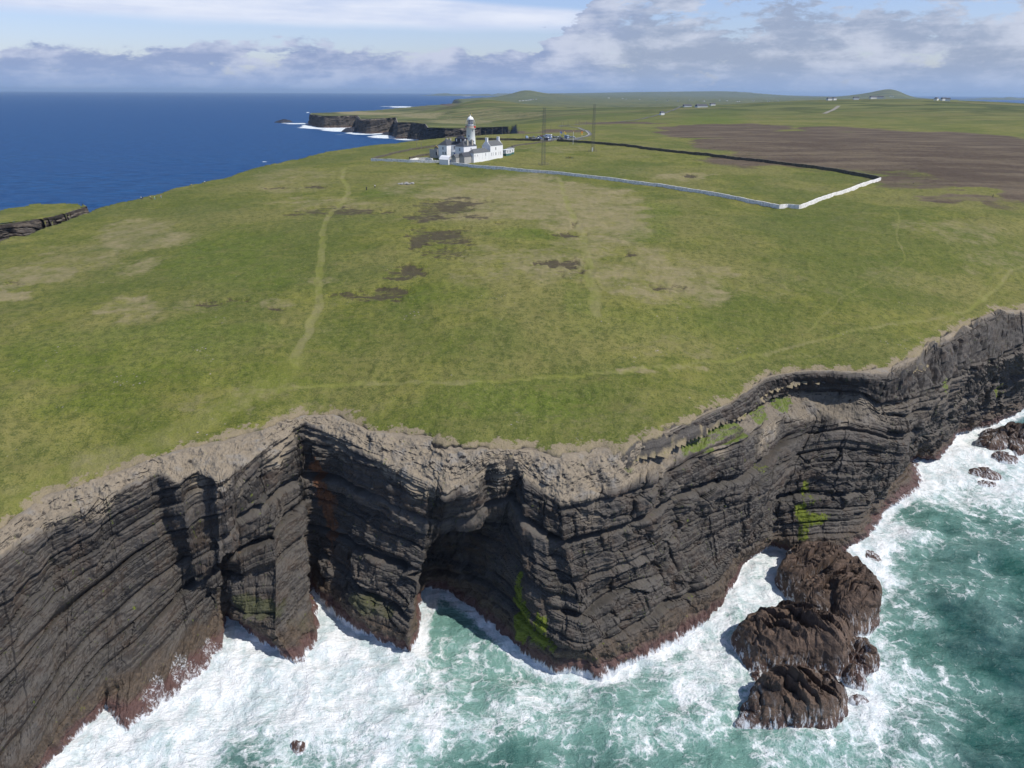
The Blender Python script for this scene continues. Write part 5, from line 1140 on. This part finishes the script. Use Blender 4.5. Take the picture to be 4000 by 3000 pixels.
person(*z3(583, 550), 2.9, (.62, .75, .22), (.25, .42, .48), (.10, .06, .03), 'person in a lime top and pale blue trousers walking on the grass', stride=.35)
person(*z3(718, 520), -2.0, (.50, .28, .25), (.28, .38, .50), (.03, .02, .02), 'person in a reddish shirt and jeans with raised hands', arms='up')
person(*z3(1382, 285), 1.2, (.55, .42, .05), (.20, .24, .24), (.04, .03, .02), 'person in a yellow top standing on the cliff edge path', arms='up')
person(*z3(1662, 215), 1.5, (.75, .80, .82), (.02, .03, .04), (.05, .04, .03), 'person in a pale top and black trousers, farthest along the edge path', stride=.3)
person(810, 406.5, .4, (.7, .7, .72), (.04, .04, .06), (.04, .03, .02), 'person in a white top alone on the grass below the boundary wall')
person(2144, 427, 1.2, (.04, .07, .10), (.03, .04, .06), (.04, .03, .02), 'person in dark clothes walking at the far right by the heath')
person(1973, 398, 1.2, (.55, .5, .45), (.12, .08, .06), (.04, .03, .02), 'person in a pale jacket near the right corner of the white wall', size=1.5)
# the dog
p = P(*z3(517, 556)); t = thing('dog', p, 'black and tan dog beside the beige topped walker', 'dog', rz=1.2)
me = bpy.data.meshes.new('body'); vs = [(0, -.30, .50), (0, .05, .50), (0, .30, .53), (0, .42, .68), (0, .52, .76), (0, .68, .71), (0, -.42, .55), (0, -.62, .66)]
es = [(0, 1), (1, 2), (2, 3), (3, 4), (4, 5), (0, 6), (6, 7)]; rr = [.11, .12, .14, .08, .085, .035, .05, .02]
for sx in (-1, 1):
    n_ = len(vs); vs += [(sx * .09, .28, .40), (sx * .09, .25, .24), (sx * .09, .27, .03), (sx * .09, -.32, .40), (sx * .09, -.24, .28), (sx * .09, -.42, .17), (sx * .09, -.38, .03), (sx * .05, .48, .86)]
    es += [(2, n_), (n_, n_ + 1), (n_ + 1, n_ + 2), (0, n_ + 3), (n_ + 3, n_ + 4), (n_ + 4, n_ + 5), (n_ + 5, n_ + 6), (4, n_ + 7)]; rr += [.06, .035, .03, .08, .05, .03, .03, .02]
me.from_pydata(vs, es, []); o = bpy.data.objects.new('body', me); COL.objects.link(o); o.parent = t; me.materials.append(cloth((.10, .065, .035))); o.modifiers.new('skin', 'SKIN').use_smooth_shade = True
bm = bmesh.new(); bm.from_mesh(me); bm.verts.layers.skin.verify(); bm.to_mesh(me); bm.free()
for i, r in enumerate(rr): me.skin_vertices[0].data[i].radius = (r, r); me.skin_vertices[0].data[i].use_root = (i == 0)
o.modifiers.new('sub', 'SUBSURF').render_levels = 1
p = P(792, 411); t = thing('marker_post', p, 'short dark wooden post on the grass left of the lone walker', 'post'); MB().box(-.18, .18, -.12, .12, -.4, 1.5).build('post', M['dark'], t); MB().box(-.22, .22, -.16, .16, 1.503, 1.58).build('cap', M['wood'], t)
# ruined stones
stm = simple('field_stone', (.30, .29, .27), .9, .4, 2)
def stones(u, v, n, sp, r0, label):
    c = P(u, v); rnd = random.Random(int(u + v)); t = thing('stone_ring', c, label, 'stones')
    for i in range(n):
        a = 2 * math.pi * i / n; x, y, r = sp * math.cos(a) + rnd.gauss(0, .3), sp * .6 * math.sin(a) + rnd.gauss(0, .3), r0 * rnd.uniform(.6, 1.3); z = gz(c[0] + x, c[1] + y) - c[2]
        k = MB(); k.lathe([(r * .8, -.2), (r, r * .2), (r * .75, r * .6), (.03, r * .8)], 7); o = k.build('stone', stm, t); o.location = (x, y, z); o.rotation_euler = (rnd.uniform(-.2, .2), rnd.uniform(-.2, .2), rnd.uniform(0, 3)); o.scale = (1.2, .9, 1)
stones(876, 397, 16, 3.4, .8, 'low ruined ring of grey stones on the grass below the boundary wall')

# ------------------------------------------------------------------ rocks in the sea
mr, g, b = mat('barnacled_rock', .75); b.inputs['Specular IOR Level'].default_value = .4
p = g.pos(); px, py, pz = g.xyz(p); n1 = g.noise(p, .35, 6, .65); n2 = g.noise(p, 2.2, 6, .75); n3 = g.noise(p, 9.0, 4, .7)
col = g.mix(g.sm(n1, .38, .62), (0.066, 0.043, 0.031), (0.140, 0.092, 0.064)); col = g.mix(g.mul(g.sm(n2, .50, .66), .5), col, (0.028, 0.022, 0.018)); col = g.mix(g.mul(g.sm(n3, .52, .7), .4), col, (0.16, 0.125, 0.092))
lowm = g.sub(1.0, g.sm(g.add(pz, g.mul(g.sub(n1, .5), 4.0)), 1.2, 3.2)); col = g.mix(g.mul(lowm, .7), col, g.mix(n2, (0.050, 0.026, 0.024), (0.120, 0.062, 0.050)))
stv = g.noise(g.map(p, (1.3, .7, .35), (0, 0, .2)), 1.1, 7, .72); wash = g.sub(1.0, g.sm(g.add(pz, g.mul(g.sub(stv, .5), 7.5)), -.25, .85))
strk = g.mul(g.sm(g.noise(g.map(p, (2.2, .55, .5), (0, 0, .25)), .8, 6, .75), .52, .60), g.sub(1.0, g.sm(pz, 1.0, 5.5)))
col = g.mix(g.mul(g.m('MAXIMUM', wash, g.mul(strk, .8)), .92), col, (0.80, 0.83, 0.86))
g.put(b.inputs['Base Color'], col); g.put(b.inputs['Normal'], g.bump(g.add(g.mul(n2, .7), g.mul(n3, .3)), 1.0, .35)); M['rock'] = mr
def sea_rock(outline, Hh, label, seed=1, pk=(0, 0), steep=2.6, ridge=.35, cat='rock', zf=None, dirn=(1, .3), m=None, fl=0.0, name='sea_rock', group=None):
    O = np.array([PZ(*q, 0)[:2] for q in outline]); c = O.mean(0); O = O - c; ang = np.arctan2(O[:, 1], O[:, 0]); rad = np.hypot(O[:, 0], O[:, 1]); o_ = np.argsort(ang); ang, rad = ang[o_], rad[o_]
    big = rad.max(); steep *= 1.3; na = 220 if big > 4 else 60; nr = 90 if big > 4 else 24; th = np.linspace(-math.pi, math.pi, na, endpoint=False)
    R1 = np.interp(th, np.concatenate((ang - 2 * math.pi, ang, ang + 2 * math.pi)), np.tile(rad, 3)); rho = np.linspace(0, 1.12, nr)
    Rr, Th = np.meshgrid(rho, th, indexing='ij'); X = Rr * R1[None] * np.cos(Th) ; Y = Rr * R1[None] * np.sin(Th); e = np.clip(Rr, 0, 1.12)
    rg_ = random.Random(seed); base = (1 - e ** (steep * 2.2)); Z = Hh * 1.02 * (1 + (pk[0] * X + pk[1] * Y) / big)
    for kk in range(6):
        a_ = rg_.uniform(0, 6.283); sl = rg_.uniform(.12, .75); R0_ = float(np.interp(a_ if a_ < math.pi else a_ - 2 * math.pi, th, R1)); dd_ = X * math.cos(a_) + Y * math.sin(a_)
        Z = np.minimum(Z, Hh * rg_.uniform(.45, .75) + sl * (R0_ * rg_.uniform(.85, 1.05) - dd_) * min(1, Hh / 5))
    Z = np.maximum(Z, .25 * Hh) * base
    amp = min(1.0, Hh / 5.0); d0, d1_ = dirn; cr = X * d1_ - Y * d0; al = X * d0 + Y * d1_
    rd = 1 - np.abs(fbm(cr / 1.9 + 1.2 * fbm(X / 5, Y / 5, seed, 3, seed), al / 9, seed, 4, seed)) ; Z += Hh * ridge * .5 * (rd - .75) * np.clip(1.15 - e, 0, 1)
    wxx = X + .8 * fbm(X / 3, Y / 3, 0, 3, seed); wyy = Y + .8 * fbm(X / 3, Y / 3, 5, 3, seed); c1, ce1, t1 = cells((wxx * d1_ - wyy * d0) / 3.4, (wxx * d0 + wyy * d1_) / 7.5, seed); c2, ce2, t2 = cells(wxx / 1.1, wyy / 1.3, seed + 1)
    Z += amp * ((c1 - .5) * 2.4 + t1 * 5.0 + t2 * 1.1 - 1.1 * np.exp(-(ce1 / .06) ** 2) + (c2 - .5) * .35 - .18 * np.exp(-(ce2 / .1) ** 2)) * np.clip(1.1 - e, 0, 1)
    qs = (cr + .35 * al + .9 * fbm(X / 4, Y / 4, seed, 3, seed + 40)) / 4.2; kq = np.floor(qs); fq = qs - kq; Z += amp * ((fq - .5) * 1.7 * (.4 + _hash(kq, kq * 0, kq * 0, seed)) - .5 * np.exp(-(fq / .06) ** 2)) * np.clip(1.15 - e, 0, 1)
    step = .2 * amp * np.round(1.6 * fbm(X / 3.2, Y / 3.2, seed * 3, 3, seed + 9)); Z += step * np.clip(1.1 - e, 0, 1)
    Z += .22 * amp * fbm(X / 1.1, Y / 1.1, 0, 4, seed + 3) * np.clip(1.2 - e, 0, 1)
    jit = .35 * amp * fbm(X / 1.4, Y / 1.4, Z / 1.4, 3, seed + 5); X = X + jit * np.cos(Th) * e; Y = Y + jit * np.sin(Th) * e
    Z = np.where(e > 1, Z - (e - 1) * 12, Z) - .12
    V = np.stack((X, Y, Z), -1).reshape(-1, 3); i = np.arange(nr - 1)[:, None] * na + np.arange(na)[None]; j = np.arange(nr - 1)[:, None] * na + (np.arange(na)[None] + 1) % na
    F = np.stack((i, i + na, j + na, j), -1).reshape(-1, 4); F = F[na:] if False else F
    o = obj_from(name, V, F, m or M['rock'], False); o.location = (c[0], c[1], 0); tag(o, label, cat, group); return o
Z8 = lambda l: [z8(*q) for q in l]
sea_rock(Z8([(760,340),(765,560),(850,660),(990,720),(1050,610),(1075,340),(990,270),(860,265)]), 8.5, 'brown slab rock touching the foot of the cliff, left of its darker twin', 3, (.1, .0), 5, .10)
sea_rock(Z8([(1060,400),(1010,590),(1030,720),(1170,790),(1250,760),(1275,620),(1240,450),(1160,360)]), 10.0, 'tall brown rock on the right side of the stack group near the cliff', 5, (.1, .15), 4, .22)
sea_rock(Z8([(395,790),(440,900),(520,990),(700,1015),(860,1000),(960,1015),(1085,1040),(1120,900),(1165,800),(1020,730),(840,690),(640,700),(520,700)]), 11.5, 'largest brown rock of the stack group with ribbed left flank', 8, (-.12, .12), 3.0, .30, dirn=(.5, -1))
sea_rock(Z8([(490,1190),(425,1325),(620,1340),(760,1350),(900,1370),(1060,1330),(1125,1175),(1060,1080),(820,1050),(640,1060)]), 8.5, 'lowest brown rock of the stack group with surf pouring off it', 11, (.0, .18), 2.4, .26, dirn=(.2, -1))
sea_rock(Z8([(1105,930),(1165,800),(1235,810),(1255,880),(1238,1020),(1140,1010)]), 4.2, 'small upright rock right of the largest brown rock', 14, (0, .1), 3, .25)
sea_rock(Z8([(1098,960),(1088,1030),(1150,1085),(1245,1095),(1215,1030),(1150,965)]), 2.6, 'small wet rock with white runnels below the upright one', 16, (0, 0), 2, .2)
sea_rock(Z8([(1130,1160),(1160,1135),(1220,1135),(1262,1170),(1210,1185),(1150,1180)]), 1.0, 'tiny low rock in the foam right of the lowest rock', 18)
sea_rock(Z8([(745,290),(760,350),(800,360),(845,300),(840,255),(775,250)]), 4.5, 'small narrow rock between the cliff foot and the slab rock', 19, (0, 0), 3)
sea_rock(Z8([(530,1030),(560,990),(590,985),(575,1040),(545,1060)]), 1.3, 'tiny rock in the gap between the largest and lowest rocks', 20)
sea_rock([(1842,1192),(1870,1188),(1905,1210),(1912,1228),(1880,1215)], 1.1, 'wet dark ledge awash beside the cliff foot right of the stacks', 21)
sea_rock([(2085,1028),(2110,1016),(2140,1016),(2168,1034),(2130,1040)], 2.0, 'wide low reddish rock in the surf off the right cliff', 23, (0, 0), 2, .15)
sea_rock([(2108,1043),(2128,1038),(2152,1044),(2135,1051),(2115,1049)], 1.1, 'small reddish rock just below the wide low one', 24)
sea_rock([(2128,950),(2140,930),(2168,935),(2178,965),(2150,982),(2132,978)], 4.5, 'left boulder of the cluster at the right edge', 25, (0, 0), 3.4, .2)
sea_rock([(2180,960),(2192,935),(2215,935),(2222,985),(2192,990)], 5.0, 'right boulder of the cluster at the right edge', 26, (0, 0), 3.4, .2)
sea_rock([(2140,990),(2165,980),(2190,985),(2200,1000),(2165,1000)], 1.6, 'flat dark rock in the foam below the boulder cluster', 27)
sea_rock([(2130,985),(2138,978),(2150,984),(2145,991)], .8, 'tiny round rock left of the flat dark rock', 28)
sea_rock([(628,1622),(632,1602),(648,1597),(662,1612),(655,1630),(640,1632)], 1.5, 'round dark rock awash near the bottom left', 29, (0, 0), 2.2, .1)
sea_rock([(606,264),(612,263),(618,264.5),(612,265.5)], 7, 'small lone rock off the tip of the far headland', 30, (0, 0), 2, .3, m=M['dark'])
sea_rock([(753,283.5),(762,281.8),(774,284),(764,286.2)], 8, 'dark rock in the surf in front of the far cliffs', 31, (0, 0), 2, .3, m=M['dark'])
sea_rock([(690,273.5),(700,272),(704,273.5),(696,275)], 4, 'low tilted slab in the surf below the far headland', 32, m=M['dark'])
sea_rock([(838,292),(850,289),(864,290.5),(852,293.5)], 5, 'low tilted slab near the far stack', 33, m=M['dark'])
# ------------------------------------------------------------------ houses on the far plain
HW = simple('house_white', (.72, .72, .70), .8, .05); HR = simple('house_roof', (.08, .085, .10), .8, .2)
def far_house(u, v, r=None, L=14, D=8, h=4.5, rise=2.6, rz=.4, label=None, group='small white houses on the far plain'):
    p = P(u, v); t = thing('far_house', p, label or 'small white house with a dark roof far off on the plain', 'house', group, rz=rz); s = 1.0
    MB().box(-L / 2, L / 2, -D / 2, D / 2, -3, h).build('wall', HW, t); k = MB(); k.add([(-L / 2 - .2, -D / 2 - .3, h), (L / 2 + .2, -D / 2 - .3, h), (L / 2 + .2, 0, h + rise), (-L / 2 - .2, 0, h + rise), (-L / 2 - .2, D / 2 + .3, h), (L / 2 + .2, D / 2 + .3, h)], [(0, 1, 2, 3), (3, 2, 5, 4), (0, 3, 4), (1, 5, 2)]); k.build('roof', HR, t); return t
hz4 = lambda x, y: ((1900 + x * .9494) / SU, (320 + y * .9494) / SU)
far_house(*hz4(826, 103), L=18, D=12, h=2.2, rise=3.5, rz=.1, label='farmhouse with a dark roof where the road tops the ridge, left of two', group=None)
far_house(*hz4(884, 104), L=24, D=14, h=2.2, rise=4, rz=.2, label='long dark roofed farm shed right beside the ridge farmhouse', group=None)
far_house(*hz4(930, 97), L=12, D=9, h=3, rz=.2, label='pale farm building farther right of the dark roofed farm shed', group=None)
far_house(*hz4(722, 136), L=7, D=5, h=3.5, label='tiny white hut on the road below the ridge farm', group=None)
far_house(*hz4(503, 67), L=22, D=9, h=5, label='long pale building alone on the plain left of centre', group=None)
rnd = random.Random(5)
for (x, y) in [(137,79),(150,78),(162,77),(172,76),(181,75),(190,73),(204,72),(560,69),(575,71),(630,73),(700,76),(745,78),(790,80),(835,75),(848,77),(895,80),(960,76),(990,78),(1030,82),(1040,81),(1100,79),(1160,82),(1200,79),(1410,76),(1430,75),(1520,73),(1590,70),(1604,68),(1620,70),(1640,69),(1662,60),(1674,60),(1880,77),(1897,79),(1850,76)]:
    far_house(*hz4(x, y), L=rnd.uniform(9, 17), D=7, h=4, rz=rnd.uniform(-.5, .8))
#END#

# ------------------------------------------------------------------ haze
def haze():
    m = bpy.data.materials.new('sea_air'); m.use_nodes = True; t = m.node_tree; t.nodes.clear()
    out = t.nodes.new('ShaderNodeOutputMaterial'); vp = t.nodes.new('ShaderNodeVolumePrincipled')
    vp.inputs['Color'].default_value = (0.58, 0.77, 1.0, 1); vp.inputs['Density'].default_value = 3.0e-5; vp.inputs['Anisotropy'].default_value = 0.2
    t.links.new(vp.outputs[0], out.inputs['Volume'])
    me = bpy.data.meshes.new('haze'); bm = bmesh.new(); bmesh.ops.create_cube(bm, size=1)
    for v in bm.verts: v.co = ((v.co.x) * 190000, (v.co.y) * 190000, -9 if v.co.z < 0 else 215)
    bm.to_mesh(me); bm.free(); me.materials.append(m); o = bpy.data.objects.new('haze', me); COL.objects.link(o); o['kind'] = 'stuff'
haze()
